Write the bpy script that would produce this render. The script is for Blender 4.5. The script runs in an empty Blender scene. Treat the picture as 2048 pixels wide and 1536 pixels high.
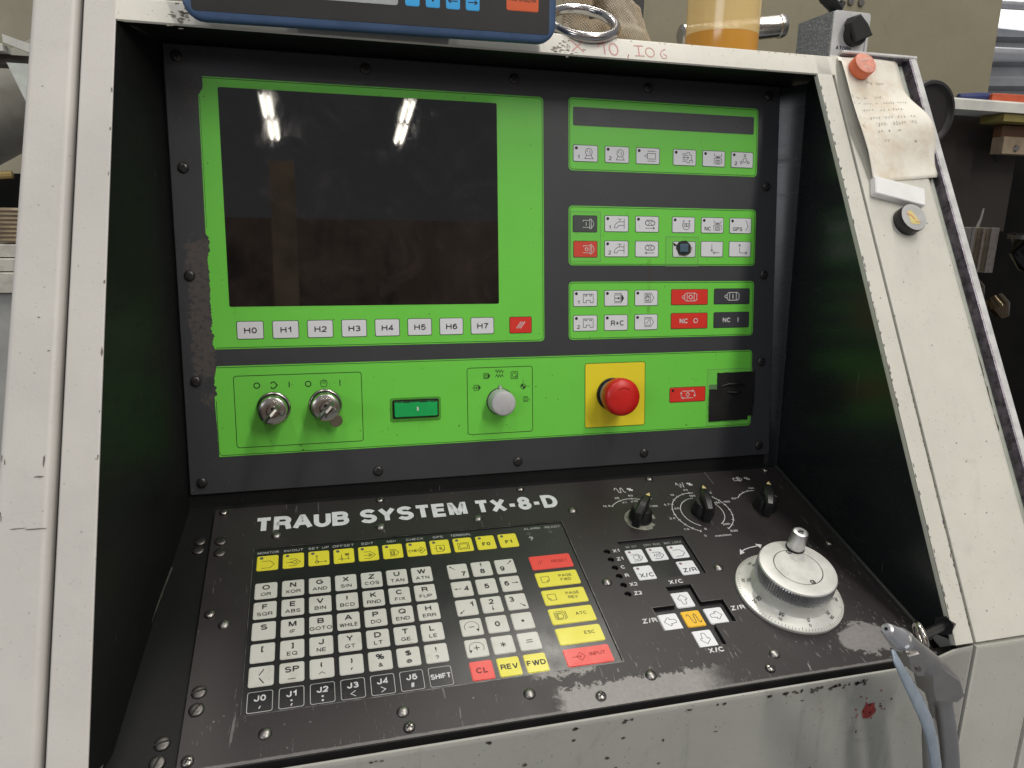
import bpy, bmesh, math, random
from mathutils import Matrix, Vector
random.seed(7)
SC = bpy.context.scene
COL = SC.collection
ZB = 1.30                      # height of the control panel's top left screw above the floor
R = math.radians

# ------------------------------------------------------------------ camera
cam_d = bpy.data.cameras.new('camera')
cam_d.sensor_width = 36.0
cam_d.lens = 25.862
cam_d.clip_start = 0.02
cam_d.clip_end = 100
cam = bpy.data.objects.new('camera', cam_d)
COL.objects.link(cam)
_r = Vector((0.967077, -0.253618, 0.020992))
_u = Vector((0.038893, 0.228812, 0.972693))
_f = Vector((0.251496, 0.939853, -0.231143))
_m = Matrix((_r, _u, -_f)).transposed().to_4x4()
_m.translation = (0.105383, -0.707902, -0.117883 + ZB)
cam.matrix_world = _m
SC.camera = cam

# ------------------------------------------------------------------ light of the hall
world = bpy.data.worlds.new('World')
SC.world = world
world.use_nodes = True
_bg = world.node_tree.nodes['Background']
_bg.inputs['Color'].default_value = (0.93, 0.95, 1.0, 1)
_bg.inputs['Strength'].default_value = 0.30
def area_lamp(name, loc, aim, sx, sy, power, color):
    d = bpy.data.lights.new(name, 'AREA')
    d.shape = 'RECTANGLE'; d.size = sx; d.size_y = sy; d.energy = power; d.color = color
    o = bpy.data.objects.new(name, d); COL.objects.link(o)
    o.location = loc
    o.rotation_euler = (Vector(aim) - Vector(loc)).to_track_quat('-Z', 'Y').to_euler()
    return o
WARMW = (1.0, 0.955, 0.88)
COOLW = (0.90, 0.95, 1.0)
# rows of ceiling fluorescents that run over and in front of the machine
area_lamp('ceiling_light', (1.75, 1.2, ZB+4.8), (1.75, 1.2, 0), 0.25, 1.3, 95, WARMW)
area_lamp('ceiling_light', (-0.15, 1.9, ZB+4.8), (-0.15, 1.9, 0), 0.25, 1.3, 72, WARMW)
area_lamp('ceiling_light', (1.9, -1.9, ZB+4.6), (1.9, -1.9, 0), 0.3, 2.6, 110, WARMW)
area_lamp('ceiling_light', (-1.0, -2.6, ZB+4.6), (-1.0, -2.6, 0), 0.3, 2.6, 45, WARMW)
# daylight from the hall's window band, far to the left
area_lamp('window_light', (-4.6, -5.6, ZB+1.5), (0.2, 0, ZB), 3.2, 1.8, 130, COOLW)
area_lamp('ceiling_light', (2.6, -5.0, ZB+4.2), (0.3, 0, ZB), 0.3, 2.6, 165, WARMW)  # added front-right fill, makes up for the dimmer world light

SC.view_settings.view_transform = 'Standard'
SC.view_settings.look = 'None'
SC.view_settings.exposure = -0.13
SC.view_settings.gamma = 1.0
SC.view_settings.use_curve_mapping = False
SC.render.engine = 'CYCLES'
SC.cycles.use_denoising = True
SC.cycles.max_bounces = 6
SC.cycles.diffuse_bounces = 3
SC.cycles.glossy_bounces = 3
SC.cycles.sample_clamp_indirect = 6.0
SC.cycles.caustics_reflective = False
SC.cycles.caustics_refractive = False

# ------------------------------------------------------------------ frames
AL = R(7.0)
def W(x, y, z):                # x right, y down along the upper panel, z into it (metres) -> world
    return Vector((x, -y*math.sin(AL) + z*math.cos(AL), -y*math.cos(AL) - z*math.sin(AL) + ZB))
def frame(o, ydown, out):      # a panel's own frame: x right, y up the panel, z out of it
    yv = -(W(*ydown) - W(0, 0, 0)).normalized()
    zv = (W(*out) - W(0, 0, 0)).normalized()
    m = Matrix((Vector((1, 0, 0)), yv, zv)).transposed().to_4x4()
    m.translation = W(*o)
    return m
TH = 0.421166
F_UP = frame((0, 0, 0), (0, 1, 0), (0, 0, -1))
F_LOW = frame((0, 0.385649, -0.012), (0, math.sin(TH), -math.cos(TH)), (0, -math.cos(TH), -math.sin(TH)))
F_FACE = frame((0, -0.006, -0.056), (0, 1, -0.40), (0, -0.40, -1))   # sloping front of the housing
F_WORLD = Matrix.Translation((0, 0, ZB))
mm = 0.001
# ------------------------------------------------------------------ mesh helpers
# lettering is drawn as strokes: each glyph is a width and a list of centre lines in a 1 x 1 box
def _e(cx, cy, rx, ry, a0, a1, n=10):
    return [(cx + rx*math.cos(math.radians(a0+(a1-a0)*i/n)), cy + ry*math.sin(math.radians(a0+(a1-a0)*i/n))) for i in range(n+1)]
_Q = 0.5
GLYPH = {
 ' ': (0.36, []), 'I': (0.10, [[(_Q, 0), (_Q, 1)]]), '1': (0.34, [[(0.0, 0.74), (0.55, 0.80), (0.95, 1), (0.95, 0)]]),
 'A': (0.80, [[(0, -.05), (.455, 1), (.545, 1), (1, -.05)], [(.19, .34), (.81, .34)]]),
 'B': (0.66, [[(.55, .53), (0, .53), (0, 1), (.6, 1)] + _e(.6, .77, .34, .23, 90, -90, 8)[1:] + [(.5, .53)], [(0, .53), (0, 0), (.6, 0)] + _e(.62, .265, .38, .265, -90, 90, 8)[1:] + [(.5, .53)]]),
 'C': (0.74, [_e(.5, .5, .5, .5, 38, 322, 22)]), 'D': (0.70, [[(.45, 0), (0, 0), (0, 1), (.45, 1)] + _e(.45, .5, .55, .5, 90, -90, 14)[1:]]),
 'E': (0.60, [[(1, 0), (0, 0), (0, 1), (1, 1)], [(0, .52), (.92, .52)]]), 'F': (0.56, [[(0, -.06), (0, 1), (1, 1)], [(0, .50), (.88, .50)]]),
 'G': (0.78, [_e(.5, .5, .5, .5, 38, 320, 20) + [(.98, .25), (1, .46), (.56, .46)]]), 'H': (0.66, [[(0, -.06), (0, 1.06)], [(1, -.06), (1, 1.06)], [(0, .53), (1, .53)]]),
 'J': (0.48, [[(1, 1.06), (1, .30)] + _e(.5, .27, .5, .27, 0, -180, 12) + [(0, .34)]]), 'K': (0.66, [[(0, -.06), (0, 1.06)], [(.96, 1.05), (.02, .36)], [(.34, .58), (1, -.05)]]),
 'L': (0.52, [[(0, 1.06), (0, 0), (1, 0)]]), 'M': (0.80, [[(0, -.06), (0, .98), (.08, .98), (.46, .06), (.54, .06), (.92, .98), (1, .98), (1, -.06)]]), 'N': (0.66, [[(0, -.06), (0, .98), (.09, .98), (.91, .02), (1, .02), (1, 1.06)]]),
 'O': (0.82, [_e(.5, .5, .5, .5, 0, 345, 23) + ['c']]), 'P': (0.62, [[(0, -.06), (0, 1), (.58, 1)] + _e(.6, .735, .4, .265, 90, -90, 10)[1:] + [(.02, .47)]]),
 'Q': (0.82, [_e(.5, .5, .5, .5, 0, 345, 23) + ['c'], [(.58, .28), (1.02, -.06)]]), 'R': (0.66, [[(0, -.06), (0, 1), (.58, 1)] + _e(.6, .745, .38, .255, 90, -90, 10)[1:] + [(.02, .49)], [(.56, .49), (.86, .42), (.94, .22), (1, -.06)]]),
 'S': (0.66, [_e(.5, .755, .46, .245, 22, 90, 4) + _e(.5, .755, .47, .245, 90, 250, 9)[1:] + _e(.5, .245, .5, .265, 70, -90, 9) + _e(.5, .245, .5, .245, -90, -160, 5)[1:]]),
 'T': (0.66, [[(-.04, 1), (1.04, 1)], [(.5, 1), (.5, -.06)]]), 'U': (0.66, [[(0, 1.06), (0, .36)] + _e(.5, .36, .5, .36, 180, 360, 14)[1:] + [(1, 1.06)]]),
 'V': (0.74, [[(0, 1.05), (.455, 0), (.545, 0), (1, 1.05)]]), 'W': (1.02, [[(0, 1.05), (.22, 0), (.28, 0), (.47, .98), (.53, .98), (.72, 0), (.78, 0), (1, 1.05)]]), 'X': (0.70, [[(0, 1.05), (1, -.05)], [(1, 1.05), (0, -.05)]]),
 'Y': (0.72, [[(0, 1.05), (.5, .46), (1, 1.05)], [(.5, .46), (.5, -.06)]]), 'Z': (0.66, [[(.02, 1), (1, 1), (0, 0), (1.02, 0)]]),
 '0': (0.54, [_e(.5, .5, .5, .5, 0, 345, 23) + ['c']]), '2': (0.54, [_e(.5, .70, .5, .30, 165, -20, 10) + [(.72, .42), (0, 0), (1.04, 0)]]),
 '3': (0.54, [_e(.48, .755, .44, .245, 160, -80, 10) + [(.36, .52)], [(.36, .525), (.56, .52)] + _e(.5, .265, .5, .265, 60, -160, 10)]),
 '4': (0.56, [[(1.06, .24), (0, .24), (.74, 1), (.74, -.06)]]), '5': (0.54, [[(.96, 1), (.18, 1), (.08, .48), (.22, .56)] + _e(.48, .33, .52, .33, 95, -155, 12)]),
 '6': (0.54, [_e(.54, .6, .5, .4, 40, 180, 9) + _e(.5, .32, .48, .32, 180, 520, 18)[1:]]), '7': (0.54, [[(0, 1), (1, 1), (.62, .52), (.36, -.06)]]),
 '8': (0.54, [_e(.5, .765, .43, .235, 0, 345, 17) + ['c'], _e(.5, .27, .5, .27, 0, 345, 17) + ['c']]), '9': (0.54, [_e(.46, .4, .5, .4, -140, 0, 9) + _e(.5, .68, .48, .32, 0, 340, 18)[1:]]),
 '/': (0.34, [[(0, -.08), (1, 1.08)]]), '-': (0.34, [[(0, .40), (1, .40)]]), '+': (0.56, [[(0, .46), (1, .46)], [(.5, .1), (.5, .82)]]), '.': (0.06, [[(.5, -.04), (.5, .10)]]),
 '!': (0.08, [[(.5, 1), (.5, .32)], [(.5, -.02), (.5, .14)]]), '?': (0.50, [_e(.5, .72, .5, .28, 170, -40, 10) + [(.55, .42), (.52, .28)], [(.52, -.02), (.52, .14)]]),
 '[': (0.24, [[(1, 1.05), (0, 1.05), (0, -.12), (1, -.12)]]), ']': (0.24, [[(0, 1.05), (1, 1.05), (1, -.12), (0, -.12)]]),
 '(': (0.22, [_e(1, .47, 1, .62, 120, 240, 8)]), ')': (0.22, [_e(0, .47, 1, .62, 60, -60, 8)]),
 '#': (0.56, [[(.2, -.04), (.42, 1.04)], [(.6, -.04), (.82, 1.04)], [(0, .34), (.94, .34)], [(.06, .68), (1, .68)]]),
 '%': (0.86, [_e(.2, .77, .2, .23, 0, 330, 11) + ['c'], _e(.8, .23, .2, .23, 0, 330, 11) + ['c'], [(.76, 1.04), (.24, -.04)]]),
 '&': (0.66, [[(1, 0), (.28, .66)] + _e(.44, .80, .22, .2, 200, -60, 8) + [(.12, .36)] + _e(.38, .24, .38, .24, 160, 330, 8) + [(.94, .46)]]),
 '$': (0.60, [_e(.5, .72, .46, .2, 22, 90, 4) + _e(.5, .72, .47, .2, 90, 250, 8)[1:] + _e(.5, .27, .5, .24, 70, -90, 8) + _e(.5, .27, .5, .24, -90, -160, 5)[1:], [(.5, 1.08), (.5, -.10)]]),
 '@': (0.90, [_e(.5, .46, .5, .5, -50, 290, 18), _e(.5, .48, .22, .24, 0, 330, 11) + ['c'], [(.72, .72), (.72, .36), (.84, .26)]]),
 'm': (0.86, [[(0, -.06), (0, .72)], [(0, .5)] + _e(.25, .48, .25, .22, 180, 0, 6) + [(.5, -.06)], [(.5, .48)] + _e(.75, .48, .25, .22, 180, 0, 6) + [(1, -.06)]]),
 'i': (0.08, [[(.5, -.06), (.5, .70)], [(.5, .90), (.5, 1.02)]]), 'n': (0.46, [[(0, -.06), (0, .72)], [(0, .46)] + _e(.5, .44, .5, .26, 180, 0, 8) + [(1, -.06)]]),
 ',': (0.06, [[(.6, .10), (.3, -.16)]]),
}
def text_strokes(t, wt):
    """centre lines of a word for cap height 1 and stroke weight wt; returns lines and total width"""
    out = []; x = 0.0
    for ch in t:
        gw, lines = GLYPH[ch]
        iw = gw
        for l in lines:
            cl = l and l[-1] == 'c'; pts = l[:-1] if cl else l
            out.append(([(x + wt/2 + px*iw, wt/2 + py*(1-wt)) for px, py in pts], cl))
        x += iw + wt + 0.115
    return out, x - 0.115

def rrect(cx, cy, w, h, r, seg=3):
    r = min(r, w/2, h/2); pts = []
    for (sx, sy, a0) in ((1, 1, 0), (-1, 1, 90), (-1, -1, 180), (1, -1, 270)):
        ox, oy = cx + sx*(w/2 - r), cy + sy*(h/2 - r)
        for i in range(seg+1):
            a = R(a0 + 90*i/seg); pts.append((ox + r*math.cos(a), oy + r*math.sin(a)))
    return pts
def circle(cx, cy, r, n=24, a0=0, a1=360):
    full = abs(a1-a0) >= 359.9
    k = n if full else n+1
    return [(cx + r*math.cos(R(a0+(a1-a0)*i/n)), cy + r*math.sin(R(a0+(a1-a0)*i/n))) for i in range(k)]
def bez(p0, p1, p2, p3, n=8):
    return [tuple((1-t)**3*a + 3*(1-t)**2*t*b + 3*(1-t)*t*t*c + t**3*d for a, b, c, d in zip(p0, p1, p2, p3)) for t in [i/n for i in range(n+1)]]

class MB:
    """collects shapes; units are millimetres unless scale is given"""
    def __init__(s, scale=mm): s.v = []; s.f = []; s.m = []; s.sc = scale
    def add(s, vs, fs, mi=0):
        o = len(s.v); s.v += [tuple(v) for v in vs]
        for f in fs: s.f.append(tuple(i+o for i in f)); s.m.append(mi)
        return o
    def loops(s, ls, mi=0, cap0=True, cap1=True, closed=True):
        n = len(ls[0]); vs = [p for l in ls for p in l]; fs = []
        for k in range(len(ls)-1):
            for i in range(n if closed else n-1):
                j = (i+1) % n
                fs.append((k*n+i, k*n+j, (k+1)*n+j, (k+1)*n+i))
        if cap0: fs.append(tuple(range(n-1, -1, -1)))
        if cap1: fs.append(tuple(range((len(ls)-1)*n, len(ls)*n)))
        s.add(vs, fs, mi)
    def prism(s, loop, h0, h1, bev=0, mi=0, cap0=False):
        ls = [[(x, y, h0) for x, y in loop]]
        if bev:
            cx = sum(p[0] for p in loop)/len(loop); cy = sum(p[1] for p in loop)/len(loop)
            n = len(loop); inner = []
            for i in range(n):
                a, b, c = Vector(loop[i-1]), Vector(loop[i]), Vector(loop[(i+1) % n])
                d1 = (b-a); d2 = (c-b)
                n1 = Vector((-d1.y, d1.x)).normalized() if d1.length > 1e-9 else Vector((0, 0))
                n2 = Vector((-d2.y, d2.x)).normalized() if d2.length > 1e-9 else Vector((0, 0))
                nn = (n1+n2)
                if nn.length > 1e-6: nn = nn.normalized() / max(0.5, math.cos(n1.angle(n2)/2) if n1.length and n2.length else 1)
                inner.append(tuple(b + nn*bev))
            ls.append([(x, y, h1-bev*1.05) for x, y in loop]); ls.append([(x, y, h1) for x, y in inner])
        else:
            ls.append([(x, y, h1) for x, y in loop])
        s.loops(ls, mi, cap0=cap0)
    def box(s, x0, x1, y0, y1, z0, z1, bev=0, mi=0):
        s.prism([(x0, y0), (x1, y0), (x1, y1), (x0, y1)], z0, z1, bev, mi, cap0=True)
    def lathe(s, prof, cx=0, cy=0, seg=32, mi=0, cap0=True, cap1=True, rmod=None):
        ls = []
        for r, h in prof:
            ls.append([(cx + (r*(rmod(i) if rmod and r > 0.01 else 1))*math.cos(2*math.pi*i/seg),
                        cy + (r*(rmod(i) if rmod and r > 0.01 else 1))*math.sin(2*math.pi*i/seg), h) for i in range(seg)])
        s.loops(ls, mi, cap0, cap1)
    def tube(s, pts, rad, seg=10, mi=0, caps=True, squash=None, upv=(0, 0, 1)):
        pts = [Vector(p) for p in pts]; n = len(pts)
        rad = rad if isinstance(rad, (list, tuple)) else [rad]*n
        ls = []; ref = Vector(upv)
        for i, p in enumerate(pts):
            t = (pts[min(i+1, n-1)] - pts[max(i-1, 0)]).normalized()
            a = ref - t*ref.dot(t)
            if a.length < 1e-3: a = Vector((1, 0, 0)) - t*t.x
            a.normalize(); b = t.cross(a)
            sa, sb = (1, 1) if squash is None else (squash[i] if isinstance(squash, list) else squash)
            ls.append([tuple(p + a*(rad[i]*sa*math.cos(2*math.pi*k/seg)) + b*(rad[i]*sb*math.sin(2*math.pi*k/seg))) for k in range(seg)])
        s.loops(ls, mi, caps, caps)
    def ring(s, R0, r0, seg=48, rs=10, mi=0, mat=None):
        vs = []; fs = []
        for i in range(seg):
            a = 2*math.pi*i/seg
            for k in range(rs):
                b = 2*math.pi*k/rs
                p = Vector(((R0+r0*math.cos(b))*math.cos(a), (R0+r0*math.cos(b))*math.sin(a), r0*math.sin(b)))
                vs.append(mat @ p if mat else p)
                fs.append((i*rs+k, ((i+1) % seg)*rs+k, ((i+1) % seg)*rs+(k+1) % rs, i*rs+(k+1) % rs))
        s.add(vs, fs, mi)
    def ribbon(s, pts, w, h, closed=False, mi=0):
        s.k = getattr(s, 'k', 0) + 1; h = h + 0.004*(s.k % 7)     # crossing strokes never share a plane
        pts = [Vector(p[:2]) for p in pts]; n = len(pts); L = []; Rr = []
        for i in range(n):
            if closed: a, b, c = pts[i-1], pts[i], pts[(i+1) % n]
            else: a, b, c = pts[max(i-1, 0)], pts[i], pts[min(i+1, n-1)]
            d1 = (b-a).normalized() if (b-a).length > 1e-9 else (c-b).normalized()
            d2 = (c-b).normalized() if (c-b).length > 1e-9 else d1
            n1 = Vector((-d1.y, d1.x)); n2 = Vector((-d2.y, d2.x)); nn = n1+n2
            if nn.length < 0.2: nn = n1
            else: nn = nn.normalized() / max(0.4, nn.normalized().dot(n1))
            L.append(b + nn*w/2); Rr.append(b - nn*w/2)
        vs = [(p.x, p.y, h) for p in L] + [(p.x, p.y, h) for p in Rr]
        fs = []
        for i in range(n if closed else n-1):
            j = (i+1) % n; fs.append((n+i, n+j, j, i))
        s.add(vs, fs, mi)
    def flat(s, loop, h, mi=0):
        s.add([(x, y, h) for x, y in loop], [tuple(range(len(loop)))], mi)
    def disc(s, cx, cy, r, h, n=14, mi=0): s.flat(circle(cx, cy, r, n), h, mi)
    def text(s, t, cx, cy, cap, h, w=None, bold=0.0, rot=0, sx=1.0, mi=0, align='C'):
        if not t: return
        wt = 0.178 + bold*2.6
        lines, tw = text_strokes(t, wt)
        kx = (w/tw) if w else cap*sx
        off = tw/2 if align == 'C' else 0
        c, sn = math.cos(R(rot)), math.sin(R(rot))
        for pts, cl in lines:
            q = []
            for x, y in pts:
                px, py = (x-off)*kx, y*cap - cap/2
                q.append((cx + px*c - py*sn, cy + px*sn + py*c))
            s.ribbon(q, wt*cap*(1 if kx < cap*1.25 else 1.12), h, cl, mi)
    def mesh(s, name, mats, smooth=35):
        me = bpy.data.meshes.new(name)
        me.from_pydata([(x*s.sc, y*s.sc, z*s.sc) for x, y, z in s.v], [], s.f)
        for m in (mats if isinstance(mats, (list, tuple)) else [mats]): me.materials.append(m)
        for p, i in zip(me.polygons, s.m): p.material_index = i
        me.validate()
        bm = bmesh.new(); bm.from_mesh(me)
        bmesh.ops.recalc_face_normals(bm, faces=[f for f in bm.faces if True]) if s.closed else None
        bm.to_mesh(me); bm.free()
        if smooth:
            for p in me.polygons: p.use_smooth = True
            me.set_sharp_from_angle(angle=R(smooth))
        return me
    closed = True
class Flat(MB):
    closed = False
def link(name, me, parent=None, loc=None, rotz=None):
    o = bpy.data.objects.new(name, me); COL.objects.link(o)
    if parent is not None: o.parent = parent
    if loc is not None: o.location = [c*mm for c in loc]
    if rotz is not None: o.rotation_euler[2] = rotz
    return o
def put(name, mb, mats, parent=None, loc=None, smooth=35, rotz=None):
    return link(name, mb.mesh(name, mats, smooth), parent, loc, rotz)
def tag(o, label, cat, group=None, kind=None):
    o['label'] = label
    if cat: o['category'] = cat
    if group: o['group'] = group
    if kind: o['kind'] = kind
    return o
def thing(name, label, cat, mat4=None, group=None):
    o = bpy.data.objects.new(name, None); COL.objects.link(o)
    o.empty_display_size = 0.05
    if mat4 is not None: o.matrix_world = mat4
    return tag(o, label, cat, group)
def filled(loops, h0, h1, name, mat, parent, smooth=30):
    """flat plate with holes (first loop outside), made from a filled curve"""
    cu = bpy.data.curves.new(name, 'CURVE'); cu.dimensions = '2D'; cu.fill_mode = 'BOTH'
    for l in loops:
        sp = cu.splines.new('POLY'); sp.points.add(len(l)-1); sp.use_cyclic_u = True
        for p, (x, y) in zip(sp.points, l): p.co = (x*mm, y*mm, 0, 1)
    cu.extrude = (h1-h0)/2*mm
    ob = bpy.data.objects.new(name, cu)
    me = bpy.data.meshes.new_from_object(ob)
    bpy.data.objects.remove(ob); bpy.data.curves.remove(cu)
    zc = (h0+h1)/2*mm
    for v in me.vertices: v.co.z += zc
    me.materials.clear(); me.materials.append(mat)
    o = link(name, me, parent)
    return o
# ------------------------------------------------------------------ materials
class Mat:
    def __init__(s, name):
        s.m = bpy.data.materials.new(name); s.m.use_nodes = True
        s.t = s.m.node_tree; s.b = s.t.nodes['Principled BSDF']
    def node(s, typ, **kw):
        n = s.t.nodes.new(typ)
        for k, v in kw.items():
            if hasattr(n, k): setattr(n, k, v)
        return n
    def setin(s, sock, v):
        if hasattr(v, 'is_linked') or isinstance(v, bpy.types.NodeSocket): s.t.links.new(v, sock)
        elif isinstance(v, (tuple, list)): sock.default_value = (*v, 1) if len(v) == 3 and sock.type == 'RGBA' else v
        else: sock.default_value = v
    def pos(s): return s.node('ShaderNodeNewGeometry').outputs['Position']
    def obj(s): return s.node('ShaderNodeTexCoord').outputs['Object']
    def normal(s): return s.node('ShaderNodeNewGeometry').outputs['Normal']
    def map(s, vec, scale=(1, 1, 1), rot=(0, 0, 0), loc=(0, 0, 0)):
        n = s.node('ShaderNodeMapping'); s.setin(n.inputs['Vector'], vec)
        n.inputs['Scale'].default_value = scale; n.inputs['Rotation'].default_value = rot; n.inputs['Location'].default_value = loc
        return n.outputs[0]
    def noise(s, vec, scale, detail=3, rough=0.55, dist=0):
        n = s.node('ShaderNodeTexNoise'); s.setin(n.inputs['Vector'], vec)
        n.inputs['Scale'].default_value = scale; n.inputs['Detail'].default_value = detail
        n.inputs['Roughness'].default_value = rough; n.inputs['Distortion'].default_value = dist
        return n.outputs['Fac']
    def vor(s, vec, scale, rnd=1.0):
        n = s.node('ShaderNodeTexVoronoi'); s.setin(n.inputs['Vector'], vec)
        n.inputs['Scale'].default_value = scale; n.inputs['Randomness'].default_value = rnd
        return n.outputs['Distance'], n.outputs['Color']
    def math(s, op, a, b=0.0, c=0.0, clamp=False):
        n = s.node('ShaderNodeMath'); n.operation = op; n.use_clamp = clamp
        s.setin(n.inputs[0], a); s.setin(n.inputs[1], b)
        if len(n.inputs) > 2: s.setin(n.inputs[2], c)
        return n.outputs[0]
    def mul(s, *a):
        r = a[0]
        for b in a[1:]: r = s.math('MULTIPLY', r, b)
        return r
    def mx(s, *a):
        r = a[0]
        for b in a[1:]: r = s.math('MAXIMUM', r, b)
        return r
    def step(s, v, a, b, lo=0.0, hi=1.0):
        n = s.node('ShaderNodeMapRange'); n.interpolation_type = 'SMOOTHSTEP'; n.clamp = True
        s.setin(n.inputs[0], v)
        n.inputs[1].default_value = a; n.inputs[2].default_value = b; n.inputs[3].default_value = lo; n.inputs[4].default_value = hi
        return n.outputs[0]
    def mix(s, f, a, b):
        n = s.node('ShaderNodeMix'); n.data_type = 'RGBA'
        s.setin(n.inputs[0], f); s.setin(n.inputs[6], a); s.setin(n.inputs[7], b)
        return n.outputs[2]
    def mixf(s, f, a, b):
        n = s.node('ShaderNodeMix'); n.data_type = 'FLOAT'
        s.setin(n.inputs[0], f); s.setin(n.inputs[2], a); s.setin(n.inputs[3], b)
        return n.outputs[0]
    def sep(s, vec):
        n = s.node('ShaderNodeSeparateXYZ'); s.setin(n.inputs[0], vec); return n.outputs
    def box(s, x, y, x0, x1, y0, y1, soft):
        return s.mul(s.step(x, x0-soft, x0+soft), s.step(x, x1-soft, x1+soft, 1, 0),
                     s.step(y, y0-soft, y0+soft), s.step(y, y1-soft, y1+soft, 1, 0))
    def bump(s, h, strength=0.2, dist=0.001):
        n = s.node('ShaderNodeBump'); s.setin(n.inputs['Height'], h)
        n.inputs['Strength'].default_value = strength; n.inputs['Distance'].default_value = dist
        s.t.links.new(n.outputs[0], s.b.inputs['Normal'])
    def set(s, **kw):
        names = {'color': 'Base Color', 'rough': 'Roughness', 'metal': 'Metallic', 'ior': 'IOR', 'coat': 'Coat Weight', 'coatr': 'Coat Roughness',
                 'trans': 'Transmission Weight', 'spec': 'Specular IOR Level', 'alpha': 'Alpha', 'emit': 'Emission Color', 'emits': 'Emission Strength',
                 'sheen': 'Sheen Weight', 'sss': 'Subsurface Weight'}
        for k, v in kw.items(): s.setin(s.b.inputs[names[k]], v)
        return s.m
def dk(c, k): return tuple(x*k for x in c)
def simple(name, c, rough=0.5, metal=0.0, var=0.12, vs=60, bump=0.0, bs=900, spec=0.5, coat=0.0, rvar=0.12, dirt=0.0):
    """plain surface with slight, uneven colour and gloss"""
    M = Mat(name); p = M.pos()
    n = M.noise(p, vs, 4, 0.6)
    col = M.mix(M.step(n, 0.3, 0.7), dk(c, 1-var), tuple(min(1, x*(1+var*0.5)) for x in c))
    if dirt:
        d = M.step(M.noise(p, 35, 6, 0.75), 0.60, 0.72)
        sp, _c = M.vor(p, 420)
        d2 = M.mul(M.step(sp, 0.10, 0.16, 1, 0), M.step(M.noise(p, 90, 2), 0.52, 0.6))
        col = M.mix(M.mul(M.mx(M.mul(d, 0.35), d2), dirt), col, dk(c, 0.25))
    M.set(color=col, rough=M.mixf(n, max(0.02, rough-rvar), min(1, rough+rvar)), metal=metal, spec=spec, coat=coat)
    if bump: M.bump(M.noise(p, bs, 3), bump, 0.0004)
    return M.m

def beige_paint(name, c, wear):
    M = Mat(name); p = M.pos(); o = M.obj()
    n = M.noise(p, 14, 5, 0.65)
    col = M.mix(M.step(n, 0.25, 0.75), dk(c, 0.90), c)
    v, vc = M.vor(p, 300)
    speck = M.mul(M.step(v, 0.13, 0.20, 1, 0), M.step(M.sep(vc)[0], 0.80, 0.85))
    v2, vc2 = M.vor(p, 140)
    speck2 = M.mul(M.step(M.math('ADD', v2, M.mul(M.noise(p, 900, 2), 0.12)), 0.14, 0.19, 1, 0), M.step(M.sep(vc2)[1], 0.86, 0.88))
    st = M.noise(M.map(p, (90, 90, 9)), 1.0, 5, 0.7)
    col = M.mix(M.mul(M.step(st, 0.56, 0.78), wear*0.6), col, dk(c, 0.62))
    smear = M.step(M.noise(p, 30, 6, 0.7, 0.8), 0.55, 0.75)
    col = M.mix(M.mul(smear, wear*0.45), col, (c[0]*0.58, c[1]*0.55, c[2]*0.47))
    chip = M.mul(M.step(M.noise(p, 85, 5, 0.62, 0.6), 0.70, 0.715), M.step(M.noise(p, 11, 2), 0.50, 0.60))
    col = M.mix(M.mul(M.mx(M.mul(speck, 0.55), speck2), min(1, wear*1.3)), col, (0.055, 0.045, 0.04))
    col = M.mix(M.mul(chip, min(1, wear)), col, (0.10, 0.085, 0.075))
    M.set(color=col, rough=M.mixf(n, 0.36, 0.52), spec=0.45)
    M.bump(M.math('ADD', M.noise(p, 420, 2), M.mul(chip, -1.5)), 0.22, 0.0005)
    return M.m

BEIGE = beige_paint('beige_paint', (0.53, 0.51, 0.48), 0.26)
BEIGE_R = beige_paint('beige_paint_warm', (0.63, 0.615, 0.545), 0.55)
BEIGE_C = beige_paint('beige_paint_corner', (0.52, 0.51, 0.455), 0.8)
BEIGE_L = beige_paint('beige_paint_worn', (0.37, 0.37, 0.335), 1.0)
BEIGE_BG = beige_paint('olive_beige_paint', (0.27, 0.245, 0.165), 0.45)

def black_paint(name, r0, r1, sp, c0=(0.006, 0.0065, 0.007), c1=(0.013, 0.013, 0.013)):
    M = Mat(name); p = M.pos()
    n = M.noise(p, 12, 5, 0.6)
    col = M.mix(n, c0, c1)
    v, vc = M.vor(p, 120)
    dust = M.mul(M.step(M.math('ADD', v, M.mul(M.noise(p, 1500, 2), 0.16)), 0.09, 0.13, 1, 0), M.step(M.sep(vc)[0], 0.82, 0.84))
    sc1 = M.step(M.noise(M.map(p, (300, 300, 14), (0.25, 0.5, 0.1)), 1, 3), 0.70, 0.725)
    sc1 = M.mul(sc1, M.step(M.noise(p, 15, 2), 0.50, 0.60))
    col = M.mix(M.mul(M.mx(dust, M.mul(sc1, 0.4)), 0.8), col, (0.22, 0.20, 0.18))
    smear = M.step(M.noise(M.map(p, (14, 14, 40)), 1, 6, 0.7), 0.5, 0.75)
    M.set(color=col, rough=M.mixf(smear, r0, r1), spec=sp)
    M.bump(M.noise(p, 500, 2), 0.10, 0.0004)
    return M.m
BLACK = black_paint('black_paint', 0.50, 0.68, 0.20)
BLACKSHEEN = black_paint('black_paint_blue_sheen', 0.26, 0.42, 0.36, (0.008, 0.0105, 0.012), (0.014, 0.017, 0.019))  # bluish daylight sheen of the right wall put into the base colour

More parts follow.
